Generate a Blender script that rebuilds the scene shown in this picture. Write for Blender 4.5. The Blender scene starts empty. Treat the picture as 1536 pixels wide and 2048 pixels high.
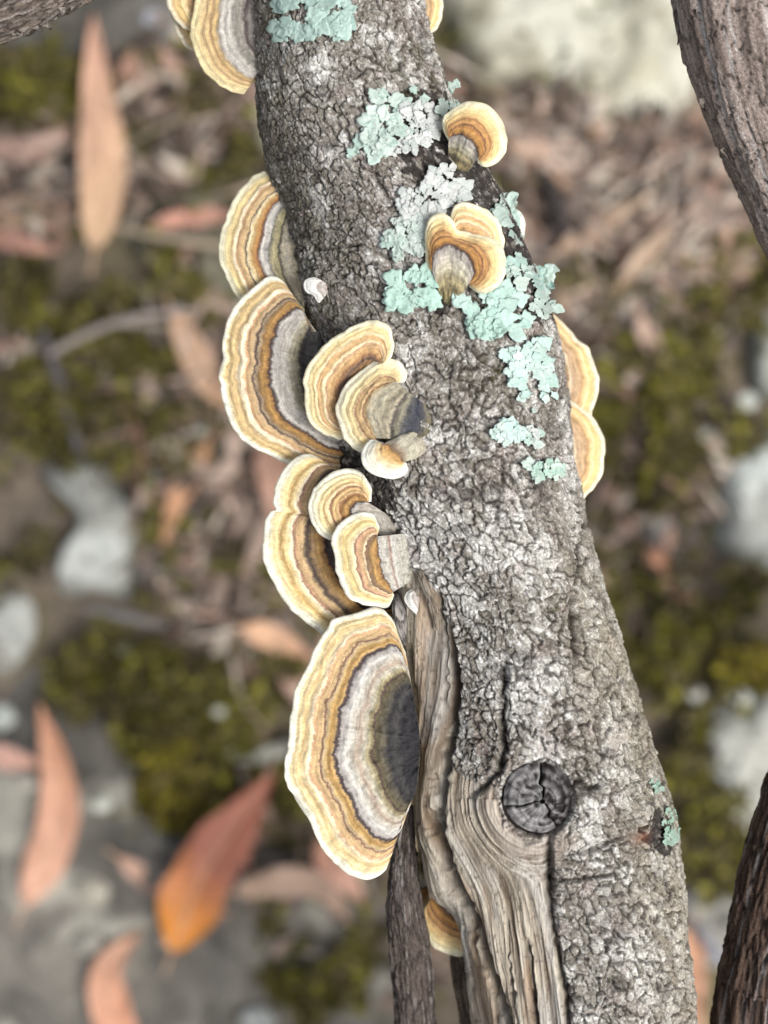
import bpy, math, random
import numpy as np

# ------------------------------------------------------------------ camera, sky, sun, exposure
S, D = 1e-4, 0.30            # 0.1 mm per photo pixel on the plane z = 0; camera 0.30 m above that plane
scene = bpy.context.scene
cam_d = bpy.data.cameras.new('camera'); cam = bpy.data.objects.new('camera', cam_d)
scene.collection.objects.link(cam); scene.camera = cam
cam.location = (0, 0, D); cam.rotation_euler = (0, 0, 0)       # looking straight down on the branch
cam_d.sensor_fit = 'VERTICAL'; cam_d.sensor_height = 36.0
cam_d.lens = 36.0 * D / (2048 * S)
cam_d.clip_start = 0.01; cam_d.clip_end = 400.0
cam_d.dof.use_dof = True; cam_d.dof.focus_distance = 0.307; cam_d.dof.aperture_fstop = 8.0
SUN_EL, SUN_AZ = math.radians(58), math.radians(115)           # azimuth clockwise from +Y (top of picture)
world = bpy.data.worlds.new('World'); scene.world = world; world.use_nodes = True
wn, wl = world.node_tree.nodes, world.node_tree.links
sky = wn.new('ShaderNodeTexSky'); sky.sky_type = 'NISHITA'; sky.sun_disc = False
sky.sun_elevation = SUN_EL; sky.sun_rotation = SUN_AZ
sky.air_density = 1.0; sky.dust_density = 6.0; sky.ozone_density = 1.0
hs = wn.new('ShaderNodeHueSaturation'); hs.inputs['Saturation'].default_value = 0.35   # overcast: a greyer sky
wl.new(sky.outputs[0], hs.inputs['Color']); wl.new(hs.outputs[0], wn['Background'].inputs['Color'])
wn['Background'].inputs['Strength'].default_value = 0.10
sun_d = bpy.data.lights.new('sun', 'SUN'); sun = bpy.data.objects.new('sun', sun_d)
scene.collection.objects.link(sun); sun_d.energy = 1.5; sun_d.angle = math.radians(20); sun_d.color = (1, 0.975, 0.93)
sun.location = (0.4, -0.2, 1.2)
sun.rotation_euler = (math.pi/2 - SUN_EL, 0, math.pi - SUN_AZ)
vs = scene.view_settings; vs.view_transform = 'Standard'; vs.look = 'None'; vs.exposure = 0.94; vs.gamma = 1.0
scene.render.engine = 'CYCLES'
scene.cycles.use_denoising = True
scene.cycles.max_bounces = 6

# ------------------------------------------------------------------ helpers
C = scene.collection
random.seed(4)
rng = np.random.default_rng(11)
ALB = 0.72                                   # photo colour to base colour

def lin(c):
    c = np.asarray(c, float) / 255.0
    return np.where(c <= 0.04045, c / 12.92, ((c + 0.055) / 1.055) ** 2.4)
def A(r, g, b): return lin((r, g, b)) * ALB
def P(px, py, z):
    f = (D - z) / D
    return (px - 768) * S * f, (1024 - py) * S * f, z
def sstep(a, b, x):
    t = np.clip((x - a) / (b - a), 0, 1); return t * t * (3 - 2 * t)
def _h(ix, iy, seed):
    n = (ix.astype(np.int64) * 374761393 + iy.astype(np.int64) * 668265263 + seed * 1442695041) & 0xffffffff
    n = ((n ^ (n >> 13)) * 1274126177) & 0xffffffff
    n = ((n ^ (n >> 15)) * 2246822519) & 0xffffffff
    return ((n ^ (n >> 16)) & 0xffff) / 65535.0
def vn(x, y, seed=0):
    x = np.asarray(x, float); y = np.asarray(y, float)
    x, y = np.broadcast_arrays(x, y)
    ix, iy = np.floor(x), np.floor(y); fx, fy = x - ix, y - iy
    fx = fx * fx * (3 - 2 * fx); fy = fy * fy * (3 - 2 * fy)
    a, b, c, d = _h(ix, iy, seed), _h(ix + 1, iy, seed), _h(ix, iy + 1, seed), _h(ix + 1, iy + 1, seed)
    return ((a + (b - a) * fx) * (1 - fy) + (c + (d - c) * fx) * fy) * 2 - 1
def fbm(x, y, o=4, seed=0):
    r, a, t = 0, 1.0, 0
    for i in range(o):
        r = r + a * vn(x * 2 ** i + 7.3 * i, y * 2 ** i + 3.1 * i, seed + i); t += a; a *= 0.5
    return r / t
def voro(x, y, seed=0, jit=0.9):
    ix, iy = np.floor(x), np.floor(y)
    best = np.full(x.shape, 9.0); bx = np.zeros_like(x); by = np.zeros_like(x); cx = np.zeros_like(x); cy = np.zeros_like(x)
    for i in (-1, 0, 1):
        for j in (-1, 0, 1):
            gx, gy = ix + i, iy + j
            qx = gx + 0.5 + (_h(gx, gy, seed) - 0.5) * jit; qy = gy + 0.5 + (_h(gx, gy, seed + 9) - 0.5) * jit
            d = (qx - x) ** 2 + (qy - y) ** 2; m = d < best
            best = np.where(m, d, best); bx = np.where(m, qx, bx); by = np.where(m, qy, by)
            cx = np.where(m, gx, cx); cy = np.where(m, gy, cy)
    bd = np.full(x.shape, 9.0); nb = np.zeros_like(x)
    for i in (-2, -1, 0, 1, 2):
        for j in (-2, -1, 0, 1, 2):
            gx, gy = cx + i, cy + j
            if i == 0 and j == 0: continue
            qx = gx + 0.5 + (_h(gx, gy, seed) - 0.5) * jit; qy = gy + 0.5 + (_h(gx, gy, seed + 9) - 0.5) * jit
            dx, dy = qx - bx, qy - by; l = np.sqrt(dx * dx + dy * dy) + 1e-9
            e = (((qx + bx) / 2 - x) * dx + ((qy + by) / 2 - y) * dy) / l; m = e < bd
            bd = np.where(m, e, bd); nb = np.where(m, _h(gx + cx, gy + cy, seed + 3), nb)
    return bd, cx, cy, x - bx, y - by, nb
def dist_poly(px, py, pts):
    best = np.full(px.shape, 1e9); sd = np.zeros(px.shape); along = np.zeros(px.shape)
    n = len(pts) - 1
    for k in range(n):
        (x0, y0), (x1, y1) = pts[k][:2], pts[k + 1][:2]
        dx, dy = x1 - x0, y1 - y0; L2 = dx * dx + dy * dy
        t = np.clip(((px - x0) * dx + (py - y0) * dy) / L2, 0, 1)
        d = np.hypot(px - x0 - t * dx, py - y0 - t * dy); m = d < best
        best = np.where(m, d, best)
        sd = np.where(m, np.sign(dx * (py - y0) - dy * (px - x0)), sd); along = np.where(m, (k + t) / n, along)
    return best, sd, along
def in_poly(px, py, poly):
    r = np.zeros(np.shape(px), bool); n = len(poly)
    for i in range(n):
        x0, y0 = poly[i]; x1, y1 = poly[(i + 1) % n]
        c = ((y0 > py) != (y1 > py)) & (px < (x1 - x0) * (py - y0) / (y1 - y0 + 1e-12) + x0)
        r ^= c
    return r
def resample(pts, n, smooth=True):
    p = np.array(pts, float)
    if smooth and len(p) > 2:
        q = np.vstack([2 * p[0] - p[1], p, 2 * p[-1] - p[-2]]); out = []
        for i in range(1, len(q) - 2):
            t = np.linspace(0, 1, 12, endpoint=False)[:, None]
            a, b, c, d = q[i - 1], q[i], q[i + 1], q[i + 2]
            out.append(0.5 * (2 * b + (c - a) * t + (2 * a - 5 * b + 4 * c - d) * t ** 2 + (-a + 3 * b - 3 * c + d) * t ** 3))
        out.append(p[-1:]); p = np.vstack(out)
    d = np.r_[0, np.cumsum(np.hypot(np.diff(p[:, 0]), np.diff(p[:, 1])) + 1e-9)]
    u = np.linspace(0, d[-1], n)
    return np.stack([np.interp(u, d, p[:, k]) for k in range(p.shape[1])], 1)
def grid_faces(nr, nc, wrap=False):
    r = np.arange(nr - 1)[:, None]; c = np.arange(nc if wrap else nc - 1)[None, :]; c2 = (c + 1) % nc
    return np.stack([r * nc + c, r * nc + c2, (r + 1) * nc + c2, (r + 1) * nc + c], -1).reshape(-1, 4)
def vnormals(V, F):
    a, b, c, d = V[F[:, 0]], V[F[:, 1]], V[F[:, 2]], V[F[:, -1]]
    n = np.cross(c - a, d - b) if F.shape[1] == 4 else np.cross(b - a, c - a)
    N = np.zeros_like(V)
    for k in range(3):
        w = np.repeat(n[:, k], F.shape[1]); N[:, k] = np.bincount(F.ravel(), weights=w, minlength=len(V))
    return N / (np.linalg.norm(N, axis=1)[:, None] + 1e-20)
def mk(name, V, F, mat, parent=None, col=None, uv=None, N=None, smooth=True, org=None):
    V = np.asarray(V, float); F = np.asarray(F)
    if parent is not None and org is None: org = np.array(ORG.get(parent.name, (0, 0, 0)))
    if org is None: org = np.zeros(3)
    me = bpy.data.meshes.new(name); k = F.shape[1]
    me.vertices.add(len(V)); me.vertices.foreach_set('co', (V - org).astype(np.float32).ravel())
    me.loops.add(F.size); me.loops.foreach_set('vertex_index', F.astype(np.int32).ravel())
    me.polygons.add(len(F)); me.polygons.foreach_set('loop_start', (np.arange(len(F)) * k).astype(np.int32))
    me.polygons.foreach_set('use_smooth', np.full(len(F), smooth))
    if col is not None:
        at = me.attributes.new('col', 'FLOAT_COLOR', 'POINT')
        at.data.foreach_set('color', np.c_[col, np.ones(len(V))].astype(np.float32).ravel())
    if uv is not None:
        l = me.uv_layers.new(name='UVMap'); l.data.foreach_set('uv', np.asarray(uv)[F.ravel()].astype(np.float32).ravel())
    me.update(); me.validate()
    if N is not None: me.normals_split_custom_set_from_vertices(N.astype(np.float32))
    if mat is not None: me.materials.append(mat)
    o = bpy.data.objects.new(name, me); C.objects.link(o)
    if parent is not None: o.parent = parent
    else:
        o.location = org
    return o
ORG = {}
def tag(o, label, cat, group=None, kind=None):
    o['label'] = label; o['category'] = cat
    if group: o['group'] = group
    if kind: o['kind'] = kind
    return o
def thing(name, label, cat, loc, group=None):
    o = bpy.data.objects.new(name, None); C.objects.link(o); o.location = loc; o.empty_display_size = 0.01
    ORG[o.name] = tuple(loc); return tag(o, label, cat, group)
def sub(V, F, m, **kw):
    """the faces of mask m with their own vertices"""
    f = F[m]; u, inv = np.unique(f.ravel(), return_inverse=True)
    return V[u], inv.reshape(f.shape), {k: (None if a is None else a[u]) for k, a in kw.items()}

# ------------------------------------------------------------------ materials
def mat_attr(name, rough=0.9, nscale=2500.0, contrast=0.35, bump=0.15, bscale=4000.0, spec=0.2, stretch=None, dist=0.0004):
    m = bpy.data.materials.new(name); m.use_nodes = True; n, l = m.node_tree.nodes, m.node_tree.links
    b = n['Principled BSDF']; b.inputs['Roughness'].default_value = rough; b.inputs['Specular IOR Level'].default_value = spec
    at = n.new('ShaderNodeAttribute'); at.attribute_name = 'col'
    geo = n.new('ShaderNodeNewGeometry'); mp = n.new('ShaderNodeMapping'); l.new(geo.outputs['Position'], mp.inputs['Vector'])
    if stretch: mp.inputs['Scale'].default_value = stretch
    t = n.new('ShaderNodeTexNoise'); t.inputs['Scale'].default_value = nscale; t.inputs['Detail'].default_value = 5; t.inputs['Roughness'].default_value = 0.75
    l.new(mp.outputs[0], t.inputs['Vector'])
    mr = n.new('ShaderNodeMapRange'); mr.inputs[1].default_value = 0.3; mr.inputs[2].default_value = 0.7
    mr.inputs[3].default_value = 1 - contrast; mr.inputs[4].default_value = 1 + contrast; l.new(t.outputs['Fac'], mr.inputs[0])
    vm = n.new('ShaderNodeVectorMath'); vm.operation = 'SCALE'; l.new(at.outputs['Color'], vm.inputs[0]); l.new(mr.outputs[0], vm.inputs['Scale'])
    l.new(vm.outputs[0], b.inputs['Base Color'])
    t2 = n.new('ShaderNodeTexNoise'); t2.inputs['Scale'].default_value = bscale; t2.inputs['Detail'].default_value = 2
    l.new(mp.outputs[0], t2.inputs['Vector'])
    bp = n.new('ShaderNodeBump'); bp.inputs['Strength'].default_value = bump; bp.inputs['Distance'].default_value = dist
    l.new(t2.outputs['Fac'], bp.inputs['Height']); l.new(bp.outputs[0], b.inputs['Normal'])
    return m
M_bark = mat_attr('bark', nscale=1900, contrast=0.62, bump=0.7, bscale=3600)
M_wood = mat_attr('weathered_wood', nscale=2200, contrast=0.38, bump=0.4, bscale=2600, stretch=(1, 0.12, 1))
M_knot = mat_attr('end_grain', nscale=2500, contrast=0.35, bump=0.4)
M_lichen = mat_attr('lichen', nscale=1500, contrast=0.14, bump=0.25, bscale=2600)
M_rock = mat_attr('rock', nscale=90, contrast=0.22, bump=0.5, bscale=260, dist=0.004)
M_soil = mat_attr('soil', nscale=120, contrast=0.4, bump=0.6, bscale=200, dist=0.004)
M_moss = mat_attr('moss', nscale=60, contrast=0.3, bump=0.0)
M_leaf = mat_attr('dry_leaf', rough=0.55, nscale=130, contrast=0.16, bump=0.2, bscale=500, spec=0.35)
M_twig = mat_attr('twig', nscale=500, contrast=0.25, bump=0.3, bscale=900)

def capcol(c):
    c = np.array(c, float); sat = c.max() - c.min(); c = c + (c.mean() - c) * (0.12 + .16 * sstep(60, 130, sat)); c[1] *= 1.01
    l = A(*np.clip(c, 0, 255)) * 0.97
    return np.minimum(l * (1 - 0.10 * sstep(0.4, .72, l.mean())), 0.66)
def mat_cap(name, ramp, seed, fibre=0.2, wob=0.034):
    m = bpy.data.materials.new(name); m.use_nodes = True; n, l = m.node_tree.nodes, m.node_tree.links
    b = n['Principled BSDF']; b.inputs['Roughness'].default_value = 0.85; b.inputs['Specular IOR Level'].default_value = 0.2
    b.inputs['Sheen Weight'].default_value = 0.12; b.inputs['Sheen Roughness'].default_value = 0.6
    uv = n.new('ShaderNodeUVMap'); sep = n.new('ShaderNodeSeparateXYZ'); l.new(uv.outputs[0], sep.inputs[0])
    def noise(sx, sy, detail=2.0, rough=0.6):
        mp = n.new('ShaderNodeMapping'); mp.inputs['Scale'].default_value = (sx, sy, 1); mp.inputs['Location'].default_value = (seed * 3.7, seed * 1.3, seed)
        l.new(uv.outputs[0], mp.inputs['Vector'])
        t = n.new('ShaderNodeTexNoise'); t.inputs['Scale'].default_value = 1.0; t.inputs['Detail'].default_value = detail; t.inputs['Roughness'].default_value = rough
        l.new(mp.outputs[0], t.inputs['Vector']); return t.outputs['Fac']
    def mad(x, a, c):
        q = n.new('ShaderNodeMath'); q.operation = 'MULTIPLY_ADD'; l.new(x, q.inputs[0]); q.inputs[1].default_value = a
        if isinstance(c, float): q.inputs[2].default_value = c
        else: l.new(c, q.inputs[2])
        return q.outputs[0]
    w1 = noise(0.16, 3.0, 1.5); w2 = noise(0.8, 9.0, 2.0); w3 = noise(4.0, 12.0, 2.0)
    t = mad(w1, 2 * wob, sep.outputs['Y']); t = mad(w2, 1.5 * wob, t); t = mad(w3, 0.03, t)
    t = mad(t, 1.0, float(-(wob + 0.75 * wob + 0.015)))
    cr = n.new('ShaderNodeValToRGB'); l.new(t, cr.inputs[0]); els = cr.color_ramp.elements
    ramp = sorted(ramp, key=lambda r: r[0])[:32]
    while len(els) < len(ramp): els.new(0.5)
    for e, (p, c) in zip(els, ramp): e.position = p
    for e, (p, c) in zip(els, ramp): e.position = p; e.color = (*capcol(c), 1)
    f = noise(7.0, 5.0, 3.0, 0.7); f2 = noise(0.9, 14.0, 3.0, 0.65)
    sm = n.new('ShaderNodeMapRange'); sm.interpolation_type = 'SMOOTHSTEP'; sm.inputs[1].default_value = .12; sm.inputs[2].default_value = .55; sm.inputs[3].default_value = 0; sm.inputs[4].default_value = 2 * fibre; l.new(sep.outputs['Y'], sm.inputs[0])
    fc = mad(f, 1.0, -0.5); fm = n.new('ShaderNodeMath'); fm.operation = 'MULTIPLY_ADD'; l.new(fc, fm.inputs[0]); l.new(sm.outputs[0], fm.inputs[1]); fm.inputs[2].default_value = 1.0; k = fm.outputs[0]; k2 = mad(f2, 0.9, 0.55)
    geo = n.new('ShaderNodeNewGeometry'); gn = n.new('ShaderNodeTexNoise'); gn.inputs['Scale'].default_value = 2600; gn.inputs['Detail'].default_value = 3; gn.inputs['Roughness'].default_value = .75
    l.new(geo.outputs['Position'], gn.inputs['Vector']); k3 = mad(gn.outputs['Fac'], 0.9, 0.55); f4 = noise(0.22, 48.0, 2.5, 0.6); k4 = mad(f4, 1.4, 0.34)
    mu = n.new('ShaderNodeMath'); mu.operation = 'MULTIPLY'; l.new(k, mu.inputs[0]); l.new(k2, mu.inputs[1]); mu2 = n.new('ShaderNodeMath'); mu2.operation = 'MULTIPLY'; l.new(mu.outputs[0], mu2.inputs[0]); l.new(k3, mu2.inputs[1]); mu3 = n.new('ShaderNodeMath'); mu3.operation = 'MULTIPLY'; l.new(mu2.outputs[0], mu3.inputs[0]); l.new(k4, mu3.inputs[1]); mu = mu3
    vm = n.new('ShaderNodeVectorMath'); vm.operation = 'SCALE'; l.new(cr.outputs[0], vm.inputs[0]); l.new(mu.outputs[0], vm.inputs['Scale'])
    l.new(vm.outputs[0], b.inputs['Base Color'])
    bp = n.new('ShaderNodeBump'); bp.inputs['Strength'].default_value = 0.35; bp.inputs['Distance'].default_value = 0.0004
    l.new(gn.outputs['Fac'], bp.inputs['Height']); l.new(bp.outputs[0], b.inputs['Normal'])
    return m
def mat_plain(name, c, rough=0.85):
    m = bpy.data.materials.new(name); m.use_nodes = True; n, l = m.node_tree.nodes, m.node_tree.links
    b = n['Principled BSDF']; b.inputs['Roughness'].default_value = rough
    geo = n.new('ShaderNodeNewGeometry'); t = n.new('ShaderNodeTexNoise'); t.inputs['Scale'].default_value = 2500
    l.new(geo.outputs['Position'], t.inputs['Vector'])
    cr = n.new('ShaderNodeValToRGB'); l.new(t.outputs['Fac'], cr.inputs[0])
    c = A(*c); cr.color_ramp.elements[0].color = (*(c * 0.8), 1); cr.color_ramp.elements[1].color = (*np.minimum(c * 1.15, 0.85), 1)
    l.new(cr.outputs[0], b.inputs['Base Color']); return m
M_pore = mat_plain('pore_surface', (238, 226, 198))

# ------------------------------------------------------------------ ground
GZ = -0.44
def gpx(px, py, dz=0.0): return P(px, py, GZ + dz)
def ground_h(x, y): return 0.010 * fbm(x / 0.11, y / 0.11, 3, 51) + 0.003 * fbm(x / 0.02, y / 0.02, 2, 57)
ax = np.r_[-160, -60, -20, -8, -3, -1.2, -0.6, np.linspace(-0.42, 0.42, 160), 0.6, 1.2, 3, 8, 20, 60, 160]
gx, gy = np.meshgrid(ax, ax); gz = GZ - 0.006 + ground_h(gx, gy) * (np.hypot(gx, gy) < 2)
gc = A(134, 122, 108) * (1 + 0.35 * fbm(gx / 0.03, gy / 0.03, 3, 60))[..., None]
mixv = sstep(0.0, 0.5, fbm(gx / 0.06, gy / 0.06, 3, 66))[..., None]
gc = gc * (1 - mixv) + A(110, 104, 70) * mixv
g = mk('ground', np.stack([gx, gy, gz], -1).reshape(-1, 3), grid_faces(len(ax), len(ax)), M_soil, col=gc.reshape(-1, 3))
g['kind'] = 'structure'
ROCKS = [
 ('pale weathered boulder with cream and grey mottling beyond the branch top', [(850,-90),(860,60),(915,180),(1050,185),(1110,262),(1240,285),(1340,235),(1385,110),(1375,-90)], 26, (206,205,190), (176,172,152)),
 ('knobbly pale grey rock with whitish lichen crust, moss round it, fallen orange leaf nearby', [(75,880),(130,850),(190,880),(215,950),(260,985),(300,1010),(305,1080),(290,1130),(262,1150),(250,1195),(190,1205),(120,1190),(110,1120),(150,1060),(130,990),(85,950)], 20, (226,229,222), (176,176,168)),
 ('small pale rock lump at the edge of the grey slab', [(-40,1150),(40,1170),(78,1230),(60,1310),(20,1350),(-50,1340)], 14, (206,208,202), (164,162,154)),
 ('broad dark grey rock slab that carries the largest orange leaf', [(-90,1370),(60,1300),(180,1380),(270,1480),(320,1620),(560,1690),(760,1740),(840,1900),(830,2160),(400,2200),(-90,2180)], 22, (134,129,121), (112,108,102)),
 ('bright white rock peeping out of green moss', [(1405,985),(1450,900),(1600,860),(1620,1110),(1500,1150),(1435,1100)], 24, (214,220,214), (176,178,172)),
 ('large white rock with mossy dents beside the lower bark', [(1365,1450),(1420,1370),(1470,1390),(1600,1270),(1640,1500),(1600,1700),(1420,1690),(1385,1560)], 24, (216,218,212), (180,180,172)),
 ('grey rock below the mossy white one next to the dark stem', [(1350,1760),(1420,1730),(1490,1760),(1520,1860),(1440,1940),(1350,1930)], 16, (178,176,168), (146,144,138)),
 ('low olive grey rock behind the upper left bracket fungi', [(250,420),(330,330),(440,290),(540,330),(560,520),(480,640),(330,620),(250,520)], 14, (150,147,130), (112,108,92)),
 ('cream coloured stone hiding behind the branch left side', [(470,210),(560,180),(640,250),(600,350),(520,320)], 22, (196,192,168), (170,166,144)),
 ('dull grey rock under the corner bark stick', [(-80,-60),(300,-80),(480,-40),(430,70),(250,130),(60,170),(-80,150)], 14, (128,126,122), (104,100,94)),
 ('small whitish stone among brown litter and moss', [(1255,1050),(1310,1030),(1360,1080),(1330,1130),(1260,1120)], 12, (196,192,182), (160,152,140)),
 ('flat whitish stone streak in moss left of the largest bracket', [(418,1492),(440,1445),(462,1472),(520,1492),(585,1478),(600,1512),(520,1528),(450,1524)], 22, (206,208,200), (170,170,160)),
 ('pale grey stone at the moss below the slender stem', [(1490,650),(1540,620),(1600,640),(1600,800),(1500,790)], 16, (188,192,184), (160,160,150)),
]
rock_spots = []
for i, (lab, poly, hmm, c1, c2) in enumerate(ROCKS):
    W = np.array([gpx(x, y)[:2] for x, y in poly]); cen = W.mean(0)
    ring = resample(np.vstack([W, W[:1]]), 97)[:-1]
    ts = np.r_[0.02, np.linspace(0.1, 1, 26), 1.04]
    X = cen[0] + (ring[:, 0] - cen[0]) * ts[:, None]; Y = cen[1] + (ring[:, 1] - cen[1]) * ts[:, None]
    edge = 1 + 0.22 * ts[:, None] * fbm(X / 0.03, Y / 0.03, 3, 70 + i); X = cen[0] + (X - cen[0]) * edge; Y = cen[1] + (Y - cen[1]) * edge
    prof = np.sqrt(np.clip(1 - ts ** 3, 0, 1))[:, None]
    Z = GZ - 0.014 + (hmm * 1e-3 + 0.006) * prof * (1 + 0.45 * fbm(X / 0.035, Y / 0.035, 3, 80 + i)) + 0.0035 * fbm(X / 0.009, Y / 0.009, 3, 90 + i) * prof
    mix = sstep(-0.25, 0.35, fbm(X / 0.022, Y / 0.022, 4, 100 + i))[..., None]
    col = (A(*c2) * (1 - mix) + A(*c1) * mix) * 0.98
    sp = sstep(0.28, 0.45, fbm(X / 0.012, Y / 0.012, 3, 120 + i))[..., None]
    col = col * (1 - 0.6 * sp) + A(*(np.array(c2) * 0.72)) * 0.6 * sp
    if i == 3:
        w = sstep(0.25, 0.5, fbm(X / 0.03 + 3, Y / 0.02, 3, 131))[..., None]; col = col * (1 - w) + A(176, 172, 160) * w
    o = mk('rock', np.stack([X, Y, Z], -1).reshape(-1, 3), grid_faces(len(ts), 96, True), M_rock, col=col.reshape(-1, 3),
           org=np.array([cen[0], cen[1], GZ]))
    tag(o, lab, 'rock', 'rocks on the ground')

PEB = [(210,1602,26,(210,212,200)),(400,862,16,(186,196,184)),(262,1345,24,(176,176,160)),(246,1298,22,(166,166,150)),(320,1135,30,(196,198,188)),
       (190,1775,44,(176,170,156)),(520,2030,44,(176,180,176)),(440,1420,18,(196,196,180)),(10,1430,40,(180,186,178)),(1250,1000,30,(190,180,170)),(1330,1060,36,(206,202,192)),(1420,880,40,(196,198,188)),(420,640,20,(170,168,158)),(60,1560,28,(186,180,168)),(300,960,26,(190,192,184)),
       (150,340,20,(170,166,160)),(300,30,26,(170,172,180)),(1190,270,22,(206,160,110)),(1480,1400,40,(206,208,200)),(1390,1390,26,(190,188,180)),(340,1870,30,(160,156,148)),(180,1880,40,(160,156,146)),(1500,800,30,(186,190,182))]
PEBL = ['cream pebble alone on bare grey slab, right of the curved tan leaf', 'tiny greenish white pebble above the slender tan orange leaf', 'olive grey pebble in moss above the grey slab', 'dull pebble just above the olive grey pebble', 'whitish pebble at the right foot of the knobbly pale rock', 
        'wide tan grey pebble on the slab by the narrow pink leaf', 'bluish grey pebble at the slab bottom', 'tiny white pebble in moss above the flat whitish stone streak', 'greyish green pebble at the edge of the slab under the short pink leaf', 'pinkish pebble below the lower golden bracket', 'pale pebble next to the small whitish stone', 'pale pebble at the left of the bright white rock', 'grey pebble beside the stubby whitish twig', 'pale pebble left of the curved tan leaf', 'whitish pebble on the upper side of the knobbly pale rock',
        'grey pebble left of the long pale pink leaf', 'bluish pebble beside the corner stick', 'orange tinted pebble at the foot of the pale boulder', 'white pebble in the mossy dent of the large white rock', 'pale pebble at the upper left of the large white rock', 'grey pebble under the large russet leaf end', 'grey pebble above the hooked reddish leaf', 'pale pebble above the bright white rock, near the pale grey stone']
for i, (cx, cy, r, c) in enumerate(PEB):
    x, y, _ = gpx(cx, cy, .012); rr_ = r * S * 1.5; a = np.linspace(0, 2 * np.pi, 20, endpoint=False); p = np.linspace(0.03, 1.5, 9)[:, None]
    k = 1 + .22 * fbm(np.cos(a) * 1.3 + i * 3, np.sin(a) * 1.3 + p, 2, 950 + i)
    Vp = np.stack([x + rr_ * k * np.sin(p) * np.cos(a) * 1.2, y + rr_ * k * np.sin(p) * np.sin(a), GZ + .004 + float(ground_h(np.array(x), np.array(y))) + (0.016 if cy > 1350 and cx < 700 else .006) + rr_ * .55 * k * np.cos(p)], -1)
    cc = A(*c) * (1 + .25 * fbm(Vp[..., 0] / .006, Vp[..., 1] / .006, 2, 960 + i))[..., None]
    o = mk('pebble', Vp.reshape(-1, 3), grid_faces(9, 20, True), M_rock, col=cc.reshape(-1, 3), org=np.array([x, y, GZ])); tag(o, PEBL[i], 'pebble', 'pale pebbles on the ground')
# moss: short upright leaflets, nobody could count them
MOSS = [(60,200,130,90,1),(230,170,110,90,.6),(110,600,190,130,1),(330,560,150,60,.5),(60,780,160,90,.8),(300,760,200,110,.6),(420,640,80,80,.5),
        (260,1350,170,90,1),(420,1420,170,120,1),(360,1560,90,90,1.2),(520,1560,100,100,.8),(640,1400,90,150,.5),(640,1900,120,160,.9),(560,1990,120,70,.7),(480,1330,150,60,.6),
        (420,1180,120,120,.5),(330,1000,100,100,.4),(60,1050,60,90,.5),
        (1250,880,150,130,1),(1330,760,120,120,.8),(1420,640,120,130,.7),(1520,560,60,110,.6),(1280,1010,100,60,.8),(1300,1260,150,140,1),(1360,1420,90,140,1),(1400,1620,80,110,1),(1460,1720,110,60,1),(1500,1310,70,60,1.4),
        (1450,560,100,80,.5),(1370,1560,50,130,.8),(1180,620,110,100,.3),(400,250,150,140,.5),(1480,880,80,60,.5),(1500,1230,80,90,.7),(900,900,400,900,.15),(200,900,120,60,.4)]
rm = random.Random(5)
for _ in range(90):
    q = (rm.uniform(-1500, 3000), rm.uniform(-1300, 3300))
    if not (-150 < q[0] < 1690 and -150 < q[1] < 2200): MOSS.append((*q, rm.uniform(90, 220), rm.uniform(80, 200), .7))
mv, mf, mc = [], [], []
pal = 0.86 * np.array([A(104,98,52), A(122,118,40), A(98,88,62), A(146,142,60), A(128,118,84), A(84,74,54)])
for (cx, cy, rx, ry, dn) in MOSS:
    n = int(1.15e-1 * rx * ry * dn)
    a = rng.uniform(0, 2 * np.pi, n); r = np.sqrt(rng.uniform(0, 1, n)) * (1 + 0.25 * rng.normal(size=n))
    px, py = cx + rx * r * np.cos(a), cy + ry * r * np.sin(a)
    keep = fbm(px / 70, py / 70, 4, 140) > (0.02 if dn < 1 else -0.12); px, py = px[keep], py[keep]; n = len(px)
    if n == 0: continue
    x, y, _ = gpx(px, py); z = GZ + 0.0 + ground_h(x, y) + 0.010 * np.clip(fbm(px / 38, py / 38, 2, 141), 0, 1) + rng.uniform(0, .012, n)
    L = rng.uniform(0.004, 0.010, n); th = rng.uniform(0, 2 * np.pi, n); ti = rng.uniform(0.2, 1.3, n); w = L * 0.28
    d = np.stack([np.cos(th) * np.sin(ti), np.sin(th) * np.sin(ti), np.cos(ti)], -1); sdv = np.stack([-np.sin(th), np.cos(th), 0 * th], -1)
    b = np.stack([x, y, z], -1); b0 = sum(len(q) for q in mv)
    q = np.stack([b - sdv * w[:, None] * .5, b + d * L[:, None] * .55 - sdv * w[:, None], b + d * L[:, None], b + d * L[:, None] * .55 + sdv * w[:, None]], 1)
    mv.append(q.reshape(-1, 3)); mf.append(np.arange(n * 4).reshape(-1, 4) + b0)
    ci = pal[rng.integers(0, 6, n)] * (1 + 0.5 * fbm(px / 60, py / 60, 2, 145))[:, None]
    if dn > 1.1: ci = ci * np.array([1.35, 1.25, 0.75])
    mc.append(np.repeat(ci, 4, 0))
o = mk('moss', np.vstack(mv), np.vstack(mf), M_moss, col=np.vstack(mc)); tag(o, 'olive green moss covering the ground between rocks', 'moss', kind='stuff')

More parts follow.
